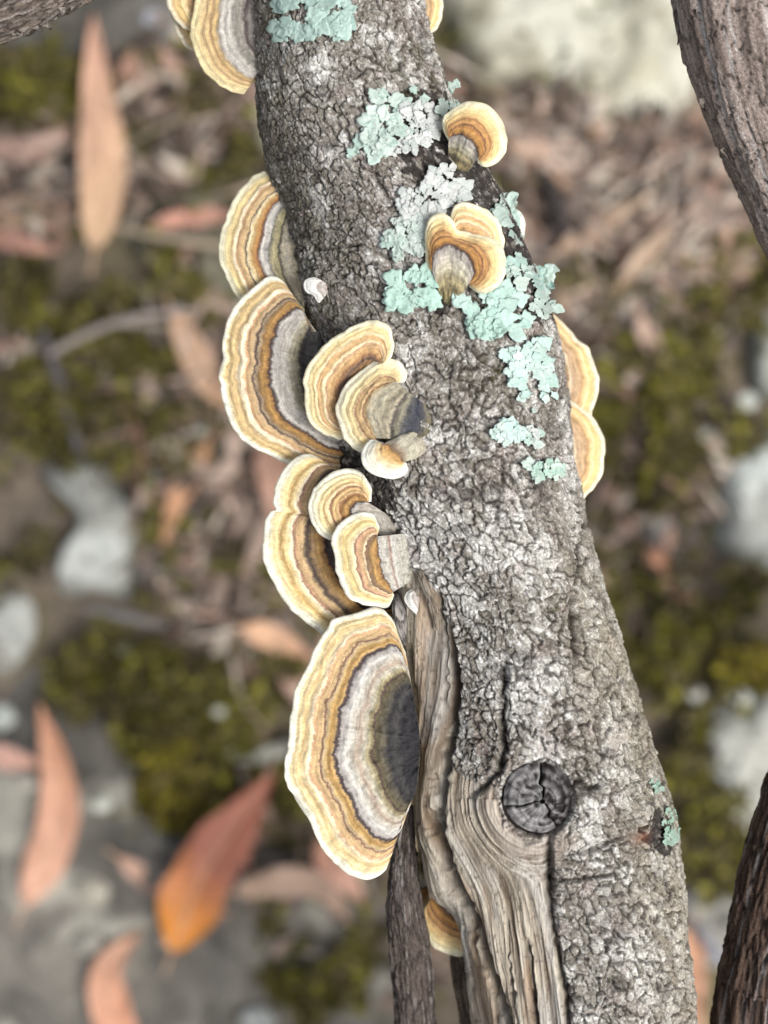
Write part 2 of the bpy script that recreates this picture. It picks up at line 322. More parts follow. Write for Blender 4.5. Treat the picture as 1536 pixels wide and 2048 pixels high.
# crumbled litter: uncountable scraps
LIT = [(1180,420,330,170,1.3),(1200,600,260,160,1),(1000,300,200,120,.8),(1250,1150,120,90,.8),(430,150,140,160,.8),(450,1080,170,140,1),(500,1280,140,80,.8),(300,700,250,90,.6),
       (350,840,160,120,.6),(60,380,120,120,.5),(1400,520,130,120,1),(1300,350,120,80,.8),(760,1000,400,900,.25),(250,300,160,160,.4),(1320,960,160,120,.4)]
for _ in range(70):
    q = (rm.uniform(-1300, 2800), rm.uniform(-1100, 3100))
    if not (-150 < q[0] < 1690 and -150 < q[1] < 2200): LIT.append((*q, rm.uniform(100, 260), rm.uniform(100, 220), .7))
lv, lf, lc = [], [], []
lp = np.array([A(128,110,98), A(96,80,70), A(160,140,126), A(74,62,54), A(150,120,104), A(176,164,150), A(110,100,94), A(60,50,44)])
b0 = 0
for (cx, cy, rx, ry, dn) in LIT:
    n = int(0.011 * rx * ry * dn)
    for k in range(n):
        a = random.uniform(0, 6.283); r = math.sqrt(random.random()) * 1.1
        x, y, _ = gpx(cx + rx * r * math.cos(a), cy + ry * r * math.sin(a))
        z = GZ + float(ground_h(np.array(x), np.array(y))) + random.uniform(0.001, 0.014)
        th = random.uniform(0, 6.283); tw = random.random() < 0.3
        L = random.uniform(.004, .012) * (1.8 if tw else 1); w = (0.0012 if tw else L * random.uniform(.22, .5))
        u = np.array([math.cos(th), math.sin(th), random.uniform(-.35, .35)]); v = np.array([-math.sin(th), math.cos(th), random.uniform(-.4, .4)])
        c = np.array([x, y, z]); up = np.array([0, 0, L * .18])
        pts = [c - u * L, c - v * w * .9 - u * L * .2 + up, c + u * L, c + v * w + u * L * .15 + up]
        lv += pts; lf.append([b0, b0 + 1, b0 + 2, b0 + 3]); b0 += 4
        lc += [lp[random.randrange(8)] * random.uniform(.95, 1.7)] * 4
o = mk('leaf_litter', np.array(lv), np.array(lf), M_leaf, col=np.array(lc)); tag(o, 'brown crumbled leaf litter scattered over the ground', 'leaf litter', kind='stuff')

# fallen gum leaves
def leaf(pts, w, c1, c2, label, dz=12.0, seed=0, name='fallen_leaf', lift=0.0):
    k_ = .12 if w > 120 else .34; c1 = np.array(c1) * (1 - k_) + np.array((222, 196, 164)) * k_; c2 = np.array(c2) * (1 - k_) + np.array((224, 198, 164)) * k_
    n, m = 44, 9
    cp = resample(pts, n); T = np.gradient(cp, axis=0); T /= np.linalg.norm(T, axis=1)[:, None]
    u = np.linspace(0, 1, n); prof = np.sin(np.pi * u ** 0.72) ** 0.85 * (1 - 0.15 * u) + 0.015
    prof = prof * (1 + 0.10 * vn(u * 5, 0 * u, 200 + seed) + 0.04 * vn(u * 14, 0 * u, 230 + seed))
    x0, y0, _ = gpx(*cp[n // 2]); zb = GZ + float(ground_h(np.array(x0), np.array(y0))) + dz * 1e-3
    q = np.linspace(-1, 1, m)
    PX = cp[:, :1] + (-T[:, 1:]) * q * prof[:, None] * w / 2; PY = cp[:, 1:] + T[:, :1] * q * prof[:, None] * w / 2
    Z = zb + 0.0035 * np.abs(q)[None, :] * prof[:, None] * (0.4 + 0.6 * vn(u * 2, 0 * u, seed)[:, None]) + 0.006 * np.sin(u * np.pi * 1.1 + seed)[:, None] + lift * u[:, None] + 0.0016 * vn(u[:, None] * 7, q[None, :] * 2, seed + 5)
    f = (D - Z) / D; X = (PX - 768) * S * f; Y = (1024 - PY) * S * f
    top = np.stack([X, Y, Z], -1).reshape(-1, 3); bot = top - np.array([0, 0, 0.0004])
    F1 = grid_faces(n, m); F = np.vstack([F1[:, ::-1], F1 + len(top)])
    k = 0.5 + 0.5 * fbm(PX / 60, PY / 90, 3, 300 + seed); mix = np.clip(u[:, None] * (2.6 if w > 120 else 1.15) - (.25 if w > 120 else .1) + (k - .5) * .5, 0, 1)[..., None]
    col = A(*c1) * (1 - mix) + A(*c2) * mix
    spots = sstep(0.35, 0.55, fbm(PX / 16, PY / 16, 2, 330 + seed))[..., None] * 0.3; col = col * (1 - spots) + A(110, 78, 62) * spots
    col = col.reshape(-1, 3)
    t = thing(name, label, 'leaf', (x0, y0, zb), 'fallen gum leaves on the ground')
    mk('blade', np.vstack([top, bot]), F, M_leaf, t, col=np.vstack([col, col * .9]))
    # midrib and stalk
    mid = np.stack([X[:, m // 2], Y[:, m // 2], Z[:, m // 2]], -1)
    ext = mid[0] + (mid[0] - mid[3]) * np.array([[1.6], [0.8]]); mid = np.vstack([ext, mid])
    rr = np.r_[.0007, .0007, np.linspace(.0007, .0002, n)]
    ang = np.linspace(0, 2 * np.pi, 6, endpoint=False)
    side = np.gradient(mid, axis=0); side = np.stack([-side[:, 1], side[:, 0], 0 * side[:, 0]], -1); side /= np.linalg.norm(side, axis=1)[:, None] + 1e-12
    ring = mid[:, None] + rr[:, None, None] * (side[:, None] * np.cos(ang)[None, :, None] + np.array([0, 0, 1.])[None, None] * np.sin(ang)[None, :, None])
    mk('midrib', ring.reshape(-1, 3), grid_faces(len(mid), 6, True), M_leaf, t, col=np.tile(A(206, 170, 140), (len(mid) * 6, 1)))
    return t
LEAVES = [
 ([(188,500),(200,415),(205,320),(192,150),(186,25)], 100, (226,182,142), (216,158,140), 'long pale pink gum leaf hanging tip down over moss, below the corner stick', 24),
 ([(418,878),(385,940),(350,1010),(325,1095)], 50, (216,150,104), (206,140,98), 'slender tan orange leaf beside the knobbly pale rock', 16),
 ([(345,1905),(400,1760),(480,1640),(552,1540)], 132, (240,146,44), (172,100,80), 'large russet leaf with a bright orange end on the grey slab', 30),
 ([(48,1815),(112,1660),(112,1540),(78,1405)], 92, (220,160,138), (200,124,90), 'curved tan leaf lying alone on the grey slab', 24),
 ([(260,2130),(222,2020),(216,1935),(285,1860)], 84, (206,124,92), (190,140,120), 'reddish brown hooked leaf at the bottom of the grey slab', 24),
 ([(235,1715),(310,1768),(390,1808),(465,1832)], 46, (226,178,162), (206,160,150), 'narrow pale pink leaf crossed by the large russet leaf', 22),
 ([(-40,1505),(30,1520),(90,1532)], 48, (214,164,160), (196,140,130), 'short pink leaf touching the curved tan leaf on the slab', 22),
 ([(470,1785),(560,1765),(640,1775),(705,1850)], 62, (176,146,130), (190,158,146), 'faded brown arched leaf on the slab beneath the largest bracket', 30),
 ([(640,1680),(675,1740),(730,1805)], 66, (216,140,118), (196,146,136), 'salmon pink leaf just under the tip of the largest bracket', 24),
 ([(310,448),(390,434),(490,428)], 42, (186,116,108), (196,134,124), 'small dull red leaf lying on the olive grey rock', 18),
 ([(-30,300),(50,300),(90,285),(140,255)], 56, (172,134,130), (186,160,156), 'mauve curled leaf over dark moss beside a tan leaf', 16),
 ([(-30,450),(40,420),(90,345)], 70, (166,130,110), (196,168,136), 'broad tan leaf under the mauve curled leaf', 12),
 ([(-40,470),(40,485),(120,505)], 46, (186,124,116), (176,120,112), 'dull pink leaf end lying below the broad tan leaf', 16),
 ([(345,620),(390,710),(420,770),(500,840)], 62, (176,138,112), (196,150,122), 'brown leaf half hidden by the big stacked left bracket', 18),
 ([(530,870),(548,950),(545,1050)], 70, (160,112,100), (150,108,98), 'dark rose brown leaf in shade behind the left brackets', 12),
 ([(480,1255),(550,1278),(640,1330)], 52, (216,164,130), (196,140,112), 'light tan leaf poking from behind the middle brackets', 20),
 ([(565,980),(530,1070),(480,1150)], 44, (150,130,130), (140,122,120), 'greyish purple thin leaf in the litter behind the middle brackets', 14),
 ([(262,110),(250,170),(232,225)], 42, (164,116,108), (150,112,100), 'small dusky leaf beside the long pale pink leaf', 14),
 ([(1390,1850),(1375,1940),(1400,2080)], 70, (226,158,124), (196,134,110), 'orange pink leaf just right of the lower bark', 18),
 ([(1280,630),(1300,680),(1330,745)], 44, (150,128,122), (166,140,132), 'dusky mauve leaf in litter right of the branch', 16),
 ([(1215,735),(1240,770),(1262,800)], 30, (170,130,120), (160,120,110), 'tiny rosy leaf close to the right side brackets', 16),
 ([(1010,290),(1080,300),(1170,290)], 40, (150,126,116), (136,112,104), 'brown leaf at the foot of the pale boulder', 16),
 ([(1120,500),(1210,450),(1310,380)], 52, (140,118,104), (166,146,130), 'grey brown straight leaf in the litter below the pale boulder', 18),
 ([(1240,570),(1320,480),(1350,420)], 42, (170,150,134), (150,128,112), 'bleached narrow leaf crossing the brown litter', 20),
 ([(1370,520),(1440,510),(1500,540)], 56, (150,128,106), (130,110,92), 'tan curled leaf in litter under the slender stem', 18),
 ([(560,1330),(600,1370),(640,1440)], 60, (170,132,122), (150,118,108), 'dusty pink leaf tucked behind the largest bracket', 14),
 ([(1330,1165),(1350,1180),(1375,1200)], 36, (216,168,132), (196,140,112), 'little peach leaf between green moss and white rock', 18),
 ([(1290,1100),(1320,1120),(1330,1150)], 36, (190,120,90), (170,110,88), 'little rust coloured leaf beside the small whitish stone', 18),
]
for i, (pts, w, c1, c2, lab, dz) in enumerate(LEAVES): leaf(pts, w, c1, c2, lab, dz, seed=i * 3 + 1)

# generic knobbly tube through photo points (px, py, z, radius px on its own plane)
def tube(pts, nseg=24, nper=2.2, rough=0.08, seed=0, flat=1.0, nrow=None):
    p = np.array(pts, float); q = resample(p, nrow or 60)
    x, y, z = P(q[:, 0], q[:, 1], q[:, 2]); r = q[:, 3] * S * (D - q[:, 2]) / D
    c = np.stack([x, y, z], -1); T = np.gradient(c, axis=0); T /= np.linalg.norm(T, axis=1)[:, None]
    s = np.cross(T, [0, 0, 1.0]); s /= np.linalg.norm(s, axis=1)[:, None]; nrm = np.cross(s, T)
    a = np.linspace(0, 2 * np.pi, nseg, endpoint=False)
    L = np.r_[0, np.cumsum(np.linalg.norm(np.diff(c, axis=0), axis=1))]
    return c, r, s, nrm, a, L
def twig(pts, col, label, name='twig', seed=0):
    c, r, s, nrm, a, L = tube([(px, py, GZ + z * 1e-3, w) for px, py, z, w in pts], 10, nrow=40)
    rr = r[:, None] * (1 + 0.18 * fbm(a[None, :] * 1.2, L[:, None] / 0.006, 2, 400 + seed))
    V = c[:, None] + rr[..., None] * (s[:, None] * np.cos(a)[None, :, None] + nrm[:, None] * np.sin(a)[None, :, None])
    cc = A(*col) * (1 + 0.25 * fbm(a[None, :], L[:, None] / 0.01, 3, 420 + seed))[..., None]
    o = mk(name, V.reshape(-1, 3), grid_faces(40, 10, True), M_twig, col=cc.reshape(-1, 3), org=c[20])
    return tag(o, label, 'twig', 'twigs on the ground')
twig([(100,708,22,8),(165,672,24,8),(240,642,25,7),(330,626,24,6),(385,622,20,4)], (176,164,158), 'pale lilac grey twig lying over the mossy left ground', seed=1)
twig([(232,648,26,5),(300,650,24,4),(380,664,20,3)], (170,160,150), 'fine side twig branching off the pale lilac twig', seed=2)
twig([(352,610,18,10),(358,650,18,11),(366,705,16,9)], (168,162,160), 'short stubby whitish grey twig stub by the brown leaf', seed=3)
twig([(85,660,16,9),(110,740,16,11),(135,820,14,12),(158,900,12,10)], (110,104,106), 'dark grey stick pointing at the knobbly pale rock', seed=4)
twig([(60,428,14,4),(200,450,18,6),(330,475,20,8),(470,498,20,8)], (176,160,138), 'long straw coloured stem running behind the upper left brackets', seed=5)
twig([(236,296,18,4),(300,265,18,4),(375,230,16,4)], (150,138,118), 'thin straw stem beside the long pale pink leaf', seed=6)
twig([(225,770,12,4),(270,850,14,4),(285,905,14,4),(275,985,12,4),(262,1050,12,3)], (140,106,90), 'thin reddish bent stem next to the knobbly pale rock', seed=7)
twig([(170,1218,10,7),(250,1232,12,8),(330,1252,10,7)], (140,136,134), 'grey twig below the knobbly pale rock', seed=8)
twig([(1085,345,20,10),(1110,400,22,18),(1130,470,18,12)], (64,58,58), 'charred black stick in the brown litter right of the branch', seed=9)
twig([(1150,700,14,5),(1190,620,16,6),(1235,540,14,5)], (120,106,96), 'brown grey stem rising through litter beside the right brackets', seed=10)
twig([(100,1000,10,4),(40,1120,10,5),(-30,1200,10,4)], (120,112,106), 'slim grey stem left of the knobbly pale rock', seed=11)
twig([(380,1340,10,5),(375,1260,12,5),(385,1180,10,4)], (130,122,110), 'upright pale stalk in the moss behind the middle brackets', seed=12)
twig([(1460,1950,20,10),(1420,1890,22,12),(1390,1850,18,8)], (150,150,158), 'bluish grey twig between the lower bark and the dark stem', seed=13)

# ------------------------------------------------------------------ the main branch
EDGE = [(-3200,-250,-60),(-2000,60,280),(-1000,330,620),(-400,470,790),(-150,505,825),(0,514,852),(100,510,884),(200,516,925),(300,536,982),(400,565,1028),(500,584,1068),(600,608,1108),
        (700,636,1130),(800,650,1140),(900,658,1146),(1000,695,1160),(1100,745,1182),(1200,785,1208),(1300,800,1240),(1400,814,1270),(1500,822,1296),(1600,826,1326),(1700,834,1350),
        (1780,846,1360),(1830,872,1366),(1900,912,1374),(1960,926,1380),(2048,940,1386),(2200,950,1400),(2600,960,1450),(3600,990,1520),(4600,1000,1600)]
E = np.array(EDGE, float)
def branch_frame(py):
    l = np.interp(py, E[:, 0], E[:, 1]); r = np.interp(py, E[:, 0], E[:, 2])
    R = (r - l) / 2 * S
    for _ in range(4):
        zc = -R * 0.93; R = (r - l) / 2 * S * (D - zc) / D
    droop = np.where(py > 2200, -((py - 2200) / 2400.) ** 1.4 * 0.34, 0) + np.where(py < -200, ((-200 - py) / 3000.) * 0.03, 0)
    xc = ((l + r) / 2 - 768) * S * (D - zc) / D
    return xc, R, zc + droop
KZ = 0.93
def smooth1(a, k):
    return np.convolve(np.pad(a, k, mode='edge'), np.hanning(2 * k + 1) / np.hanning(2 * k + 1).sum(), 'valid')
rows = np.r_[np.arange(-3200, -900, 40), np.arange(-900, -70, 7), np.arange(-70, 2120, 2.1), np.arange(2120, 3000, 6), np.arange(3000, 4601, 30)]
fine = np.arange(-3300, 4700, 10.0); fx, fR, fz = branch_frame(fine)
fx, fR, fz = smooth1(fx, 6), smooth1(fR, 6), smooth1(fz, 6)
def frame(py): return np.interp(py, fine, fx), np.interp(py, fine, fR), np.interp(py, fine, fz)
th = np.r_[np.linspace(-1.75, 1.75, 460), np.linspace(1.75, 2 * np.pi - 1.75, 58)[1:-1]]
xc, R, zc = frame(rows); TH, PYr = np.meshgrid(th, rows)
Yw = (1024 - PYr) * S; aw = (R[:, None] * TH); RR = R[:, None]
X0 = xc[:, None] + RR * np.sin(TH); Z0 = zc[:, None] + KZ * RR * np.cos(TH)
PX = 768 + X0 / S * D / (D - Z0); PY = 1024 - Yw / S * D / (D - Z0)
front = np.cos(TH) > -0.15
a_mm, y_mm = aw * 1e3, Yw * 1e3
H = 0.9e-3 * fbm(a_mm / 13, y_mm / 22, 3, 1) + 0.5e-3 * fbm(a_mm / 4.5, y_mm / 6, 2, 5)
# bark plates
wx = 1.5 * fbm(a_mm / 3.0, y_mm / 3.4, 4, 11) + .35 * fbm(a_mm / .7, y_mm / .7, 2, 13); wy = 1.5 * fbm(a_mm / 3.4 + 31, y_mm / 3.0, 4, 17) + .35 * fbm(a_mm / .7, y_mm / .7 + 8, 2, 19)
sz = 2.2
bd, cix, ciy, ddx, ddy, enb = voro((a_mm + wx) / sz, (y_mm * 0.92 + wy) / sz, 23)
cid = (cix + 600) * 4000 + (ciy + 1500)
rnd = _h(cix, ciy, 77); rnd2 = _h(cix, ciy, 78); rnd3 = _h(cix, ciy, 79)
width = 0.10 + 0.13 * (fbm(a_mm / 7, y_mm / 9, 2, 29) + 0.25)
width = np.clip(width + 0.05 * sstep(700, 1200, PY), 0.07, 0.26) * (0.5 + .8 * enb)
estr = 0.25 + 0.75 * sstep(.15, .6, enb)
crack = 1 - (1 - sstep(0.0, 1.0, bd / width)) * estr
bd2, c2x, c2y, _, _, enb2 = voro((a_mm + wx * .8) / 1.05, (y_mm + wy * .8) / 1.05, 41)
crack2 = 1 - (1 - sstep(0, 0.15, bd2)) * sstep(.2, .7, enb2); f2 = _h(c2x, c2y, 5)
cgate = sstep(-0.25, 0.25, fbm(a_mm / 5, y_mm / 5, 2, 47))
bark_h = (crack - 1) * 0.62e-3 + (rnd - .5) * 0.34e-3 + (ddx * (rnd2 - .5) + ddy * (rnd3 - .5)) * 0.6e-3 + (crack2 - 1) * 0.30e-3 * (0.35 + cgate) + (f2 - .5) * 0.22e-3 + 0.24e-3 * fbm(a_mm / 0.8, y_mm / 0.7, 3, 53) - 0.16e-3 * sstep(.12, 0, np.abs(fbm(a_mm / 1.5, y_mm / 1.3, 3, 59)))
# where the bark has gone and grey wood shows
WOOD = [(800,1120),(838,1135),(862,1165),(886,1200),(902,1260),(914,1310),(912,1400),(900,1470),(904,1520),(930,1562),(985,1570),(1002,1600),(1010,1650),(1060,1690),(1104,1665),(1100,1760),(1106,1840),(1122,1920),(1136,2000),(1142,2300),
        (700,2300),(760,1900),(760,1500),(760,1250),(780,1160)]
grx = np.where(PYr > 2110, 768 + np.interp(rows, [2110, 4600], [400, 520])[:, None] + RR * np.sin(TH) / S * .94, PX)
pxw = PX + 9 * fbm(a_mm / 3, y_mm / 5, 3, 61); pyw = PY + 10 * fbm(a_mm / 4, y_mm / 4, 2, 63)
wmask = in_poly(pxw, pyw, WOOD) & front
dW, _, _ = dist_poly(pxw, pyw, WOOD)
beyond = PYr > 2110; wsin = -.14 + .05 * fbm(a_mm / 3, y_mm / 5, 3, 61) - np.sin(TH)
wmask = np.where(beyond, (wsin > 0) & front, wmask); dW = np.where(beyond, np.abs(wsin) * 230, dW)
wf = np.where(wmask, sstep(0, 9, dW), 0.0)
KN = (1076, 1598)
kx, ky = PX - KN[0], PY - KN[1]; kr = np.hypot(kx, ky * 0.98); ka = np.arctan2(-ky, kx)
# wood grain flows down and swerves round the knot
gx_ = grx + 70 * np.exp(-((PY - 1610) / 130) ** 2) * np.exp(-((PX - 960) / 130) ** 2) - 0.12 * np.clip(PY - 1500, 0, 620)
coll = sstep(62, 80, kr) * (1 - sstep(95, 165, kr))
grain = fbm((gx_ * (1 - coll) + (kr * 1.1 + 960) * coll) / 11, PY / 210 * (1 - coll) + ka * 0.8 * coll, 4, 71)
grain_f = fbm((gx_ * (1 - coll) + (kr * 1.1 + 960) * coll) / 4.0, PY / 90, 3, 75)
wood_h = -0.5e-3 + 0.75e-3 * grain + 0.28e-3 * grain_f
H = H + bark_h * (1 - wf) + wood_h * wf
edge_lip = np.where(wmask, 0, sstep(14, 0, dW)) * front; H += 0.35e-3 * edge_lip
# fibrous rope down the left and the groove beside it
d, sd, al = dist_poly(PX + 6 * vn(PY / 60, 0 * PY, 3), PY, [(815,1140),(838,1230),(858,1330),(866,1450),(864,1560),(866,1680),(884,1790)])
rope = np.exp(-(d / 30) ** 2) * front; H += 2.2e-3 * rope
GROOVES = [([(893,1250),(905,1340),(908,1400),(896,1480),(884,1560),(882,1640),(896,1720),(915,1785),(945,1840),(965,1900),(985,1975),(1010,2060),(1015,2200)], 9, 3.4),
           ([(1012,1310),(1005,1380),(1004,1450),(1008,1500),(996,1545),(965,1572),(938,1592)], 7, 2.2),
           ([(1150,1185),(1148,1220),(1150,1260),(1152,1330)], 6, 1.5),
           ([(1098,1668),(1098,1740),(1102,1830),(1112,1905),(1130,1990),(1140,2120)], 8, 2.4),
           ([(1150,1560),(1175,1580),(1205,1568)], 6, 1.5),
           ([(1085,1762),(1160,1760),(1240,1745)], 4, 1.0),
           ([(1125,1715),(1190,1700),(1260,1668)], 4, .8),
           ([(1010,900),(1000,980),(990,1060)], 3, .5), ([(1180,1010),(1165,1080),(1150,1180)], 4, 1.0),
           ([(1052,1880),(1062,1960),(1072,2080)], 4, 1.2), ([(1010,1840),(1016,1930),(1030,2060)], 3, .8),
           ([(735,290),(745,340),(780,400)], 4, .9), ([(600,470),(640,500),(720,490),(790,520)], 3, .6),
           ([(830,1290),(842,1400),(850,1520)], 3.5, 1.4), ([(848,1600),(850,1700),(858,1770)], 3.5, 1.3), ([(875,1180),(888,1300),(892,1420)], 3, 1.0)]
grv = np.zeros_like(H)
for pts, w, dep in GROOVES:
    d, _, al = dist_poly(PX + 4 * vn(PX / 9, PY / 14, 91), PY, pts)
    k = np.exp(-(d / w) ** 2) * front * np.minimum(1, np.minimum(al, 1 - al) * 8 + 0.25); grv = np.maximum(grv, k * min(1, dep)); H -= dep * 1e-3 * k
H += 1.9e-3 * np.exp(-((kr - 102) / 26) ** 2) * front * (0.55 + 0.45 * np.cos(ka + 1.9))
H -= 2.6e-3 * (1 - sstep(66, 78, kr)) * front
for (ex, ey, er) in ((1225,1962,36),(1236,1862,30),(1275,1655,16)):
    rr_ = np.hypot(PX - ex, PY - ey)
    H += front * (0.9e-3 * np.exp(-((rr_ - er * .75) / (er * .35)) ** 2) - 1.4e-3 * np.exp(-(rr_ / (er * .38)) ** 2))
# colours
b1, b2, b3, b4 = A(158,152,143), A(206,204,198), A(120,114,105), A(244,243,240)
tone = np.clip(0.42 + 0.9 * (rnd2 - .5) * .8 + 0.45 * fbm(a_mm / 9, y_mm / 9, 3, 101), 0, 1)[..., None]
col = b3 * (1 - tone) + b1 * tone
lite = np.clip(sstep(0.02, 0.5, fbm(a_mm / 6, y_mm / 8, 4, 107) + 0.25 * sstep(650, 1300, PY) + (rnd3 - .5) * .5), 0, 1)[..., None]
col = col * (1 - lite * .75) + b2 * lite * .75
fleck = (sstep(0.10, 0.36, fbm(a_mm / 0.55, y_mm / 0.55, 3, 111)) * (0.45 + 0.55 * lite[..., 0]))[..., None]; col = col * (1 - fleck * .8) + b4 * fleck * .8
pink = sstep(0.15, 0.5, fbm(a_mm / 4, y_mm / 4, 3, 117))[..., None]; col = col * (1 - .22 * pink) + A(160,136,132) * .22 * pink
ylw = (sstep(0.2, 0.9, np.sin(TH)) * sstep(900, 1300, PY) * 0.55)[..., None]; col = col * (1 - ylw) + (A(166,158,138) * (0.75 + .5 * tone)) * ylw
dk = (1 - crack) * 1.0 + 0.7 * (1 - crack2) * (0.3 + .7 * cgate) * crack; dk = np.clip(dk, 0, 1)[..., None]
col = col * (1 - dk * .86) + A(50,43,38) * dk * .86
alg = (sstep(-.35, -.9, np.sin(TH)) * sstep(1000, 500, PY) * .6 * sstep(-.4, .3, fbm(a_mm / 1.6, y_mm / 2, 3, 127)))[..., None]; col = col * (1 - alg) + A(88,84,66) * alg
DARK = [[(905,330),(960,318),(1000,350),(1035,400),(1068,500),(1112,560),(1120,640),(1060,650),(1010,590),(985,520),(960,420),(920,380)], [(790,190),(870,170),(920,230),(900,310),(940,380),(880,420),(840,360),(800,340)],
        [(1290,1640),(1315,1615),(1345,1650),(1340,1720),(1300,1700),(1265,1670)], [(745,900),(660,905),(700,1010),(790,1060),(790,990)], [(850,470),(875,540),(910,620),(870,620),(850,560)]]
for poly in DARK:  # dark stained bark, with shadow round lichens and beside the folded bracket painted in
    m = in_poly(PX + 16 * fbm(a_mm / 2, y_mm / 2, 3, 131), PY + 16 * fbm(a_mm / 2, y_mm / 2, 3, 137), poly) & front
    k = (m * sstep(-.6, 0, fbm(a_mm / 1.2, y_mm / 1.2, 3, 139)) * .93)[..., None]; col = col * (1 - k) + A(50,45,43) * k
for (ex, ey, er) in ((838,135,60),(985,745,40),(1100,1220,60),(880,100,30)):
    k = (np.exp(-(np.hypot(PX - ex, PY - ey) / er) ** 2) * sstep(0.0, .35, fbm(a_mm / 1.5, y_mm / 1.5, 3, 149)) * .8)[..., None] * front[..., None]; col = col * (1 - k) + A(66,62,32) * k
blk = (sstep(0.30, 0.5, fbm(a_mm / 5 + 9, y_mm / 3.5, 4, 151)) * .5)[..., None]; col = col * (1 - blk) + A(74,68,66) * blk
for (ex, ey, er) in ((1275,1672,18),):
    k = np.exp(-(np.hypot(PX - ex, PY - ey) / er) ** 2)[..., None] * .7; col = col * (1 - k) + A(110,60,36) * k
# wood colours
g1 = np.clip(0.5 + 0.9 * grain + .35 * grain_f, 0, 1)[..., None]
wc = A(108,94,78) * (1 - g1) + A(214,204,186) * g1
gr = sstep(-.1, .45, fbm(gx_ / 40, PY / 160, 3, 161))[..., None] * .65; wc = wc * (1 - gr) + (A(128,124,120) * (1 - g1) + A(200,198,194) * g1) * gr
br = sstep(0.05, .5, fbm(gx_ / 26 + 5, PY / 200, 3, 167))[..., None] * .5; wc = wc * (1 - br) + A(146,112,78) * (0.5 + .7 * g1) * br
pit = sstep(.42, .55, fbm(PX / 5, PY / 9, 2, 169))[..., None] * .45; wc = wc * (1 - pit) + A(70,58,48) * pit
ol = (np.exp(-(dist_poly(PX, PY, [(880,1180),(902,1260),(912,1340),(908,1420),(896,1500)])[0] / 10) ** 2) * .6)[..., None]; wc = wc * (1 - ol) + A(120,98,52) * ol
kd = (1 - sstep(62, 80, kr))[..., None]
wfm = wf[..., None]; col = col * (1 - wfm) + wc * wfm
cl = (np.exp(-((kr - 98) / 24) ** 2) * sstep(-0.2, .6, np.cos(ka + 2.2)) * .8 * front)[..., None]; col = col * (1 - cl) + (A(128,112,98) * (1 - g1) + A(190,180,168) * g1) * cl
col = col * (1 - kd) + A(40,34,30) * kd
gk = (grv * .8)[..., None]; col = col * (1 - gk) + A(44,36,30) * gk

X = xc[:, None] + (RR + H) * np.sin(TH); Z = zc[:, None] + KZ * (RR + H) * np.cos(TH)
V = np.stack([X, Yw, Z], -1).reshape(-1, 3); F = grid_faces(len(rows), len(th), True)[:, ::-1]
N = vnormals(V, F)
if N.reshape(len(rows), len(th), 3)[500, 200, 2] < 0: F = F[:, ::-1]; N = -N
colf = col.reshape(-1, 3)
base = P(1290, 4600, float(zc[-1]))
branch = thing('dead_branch', 'thick grey cracked bark branch carrying the bracket fungi and mint lichen', 'branch', (float(xc[-1]), float(Yw[-1, 0]), float(zc[-1])))
fw = wmask.reshape(-1)[F].mean(1) > 0.5
fid = cid.reshape(-1)[F[:, 0]]
ffront = (PY.reshape(-1)[F[:, 0]] > -20) & (PY.reshape(-1)[F[:, 0]] < 2060) & (np.cos(TH).reshape(-1)[F[:, 0]] > 0.05) & ~fw
# projected size of each plate, largest 300 become parts of their own
wgt = np.cos(TH).reshape(-1)[F[:, 0]] * ffront
u, inv = np.unique(fid, return_inverse=True); area = np.bincount(inv, weights=wgt)
hidden = [(460,560,660,930)]
top = set(np.argsort(-area)[:300].tolist())
isplate = np.isin(inv, np.array(sorted(top))) & ~fw
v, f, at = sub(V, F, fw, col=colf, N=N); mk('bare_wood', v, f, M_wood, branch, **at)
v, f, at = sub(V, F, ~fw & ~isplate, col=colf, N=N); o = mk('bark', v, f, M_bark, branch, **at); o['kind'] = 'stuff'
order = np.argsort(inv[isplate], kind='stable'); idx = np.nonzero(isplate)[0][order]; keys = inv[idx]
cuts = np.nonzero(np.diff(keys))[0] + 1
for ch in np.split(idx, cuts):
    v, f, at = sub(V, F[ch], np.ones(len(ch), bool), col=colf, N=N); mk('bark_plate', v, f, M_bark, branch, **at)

def surf_z(px, py, extra=0.0):
    """height of the bark where the photo shows it, px, py arrays"""
    px = np.asarray(px, float); py = np.asarray(py, float); z = np.zeros(np.broadcast(px, py).shape) - 0.002
    for _ in range(8):
        x = (px - 768) * S * (D - z) / D; yy = (1024 - py) * S * (D - z) / D
        a, r, c = frame(1024 - yy / S); s = np.clip((x - a) / r, -0.985, 0.985); z = c + KZ * (r + 0.0004) * np.sqrt(1 - s * s)
    return z + extra
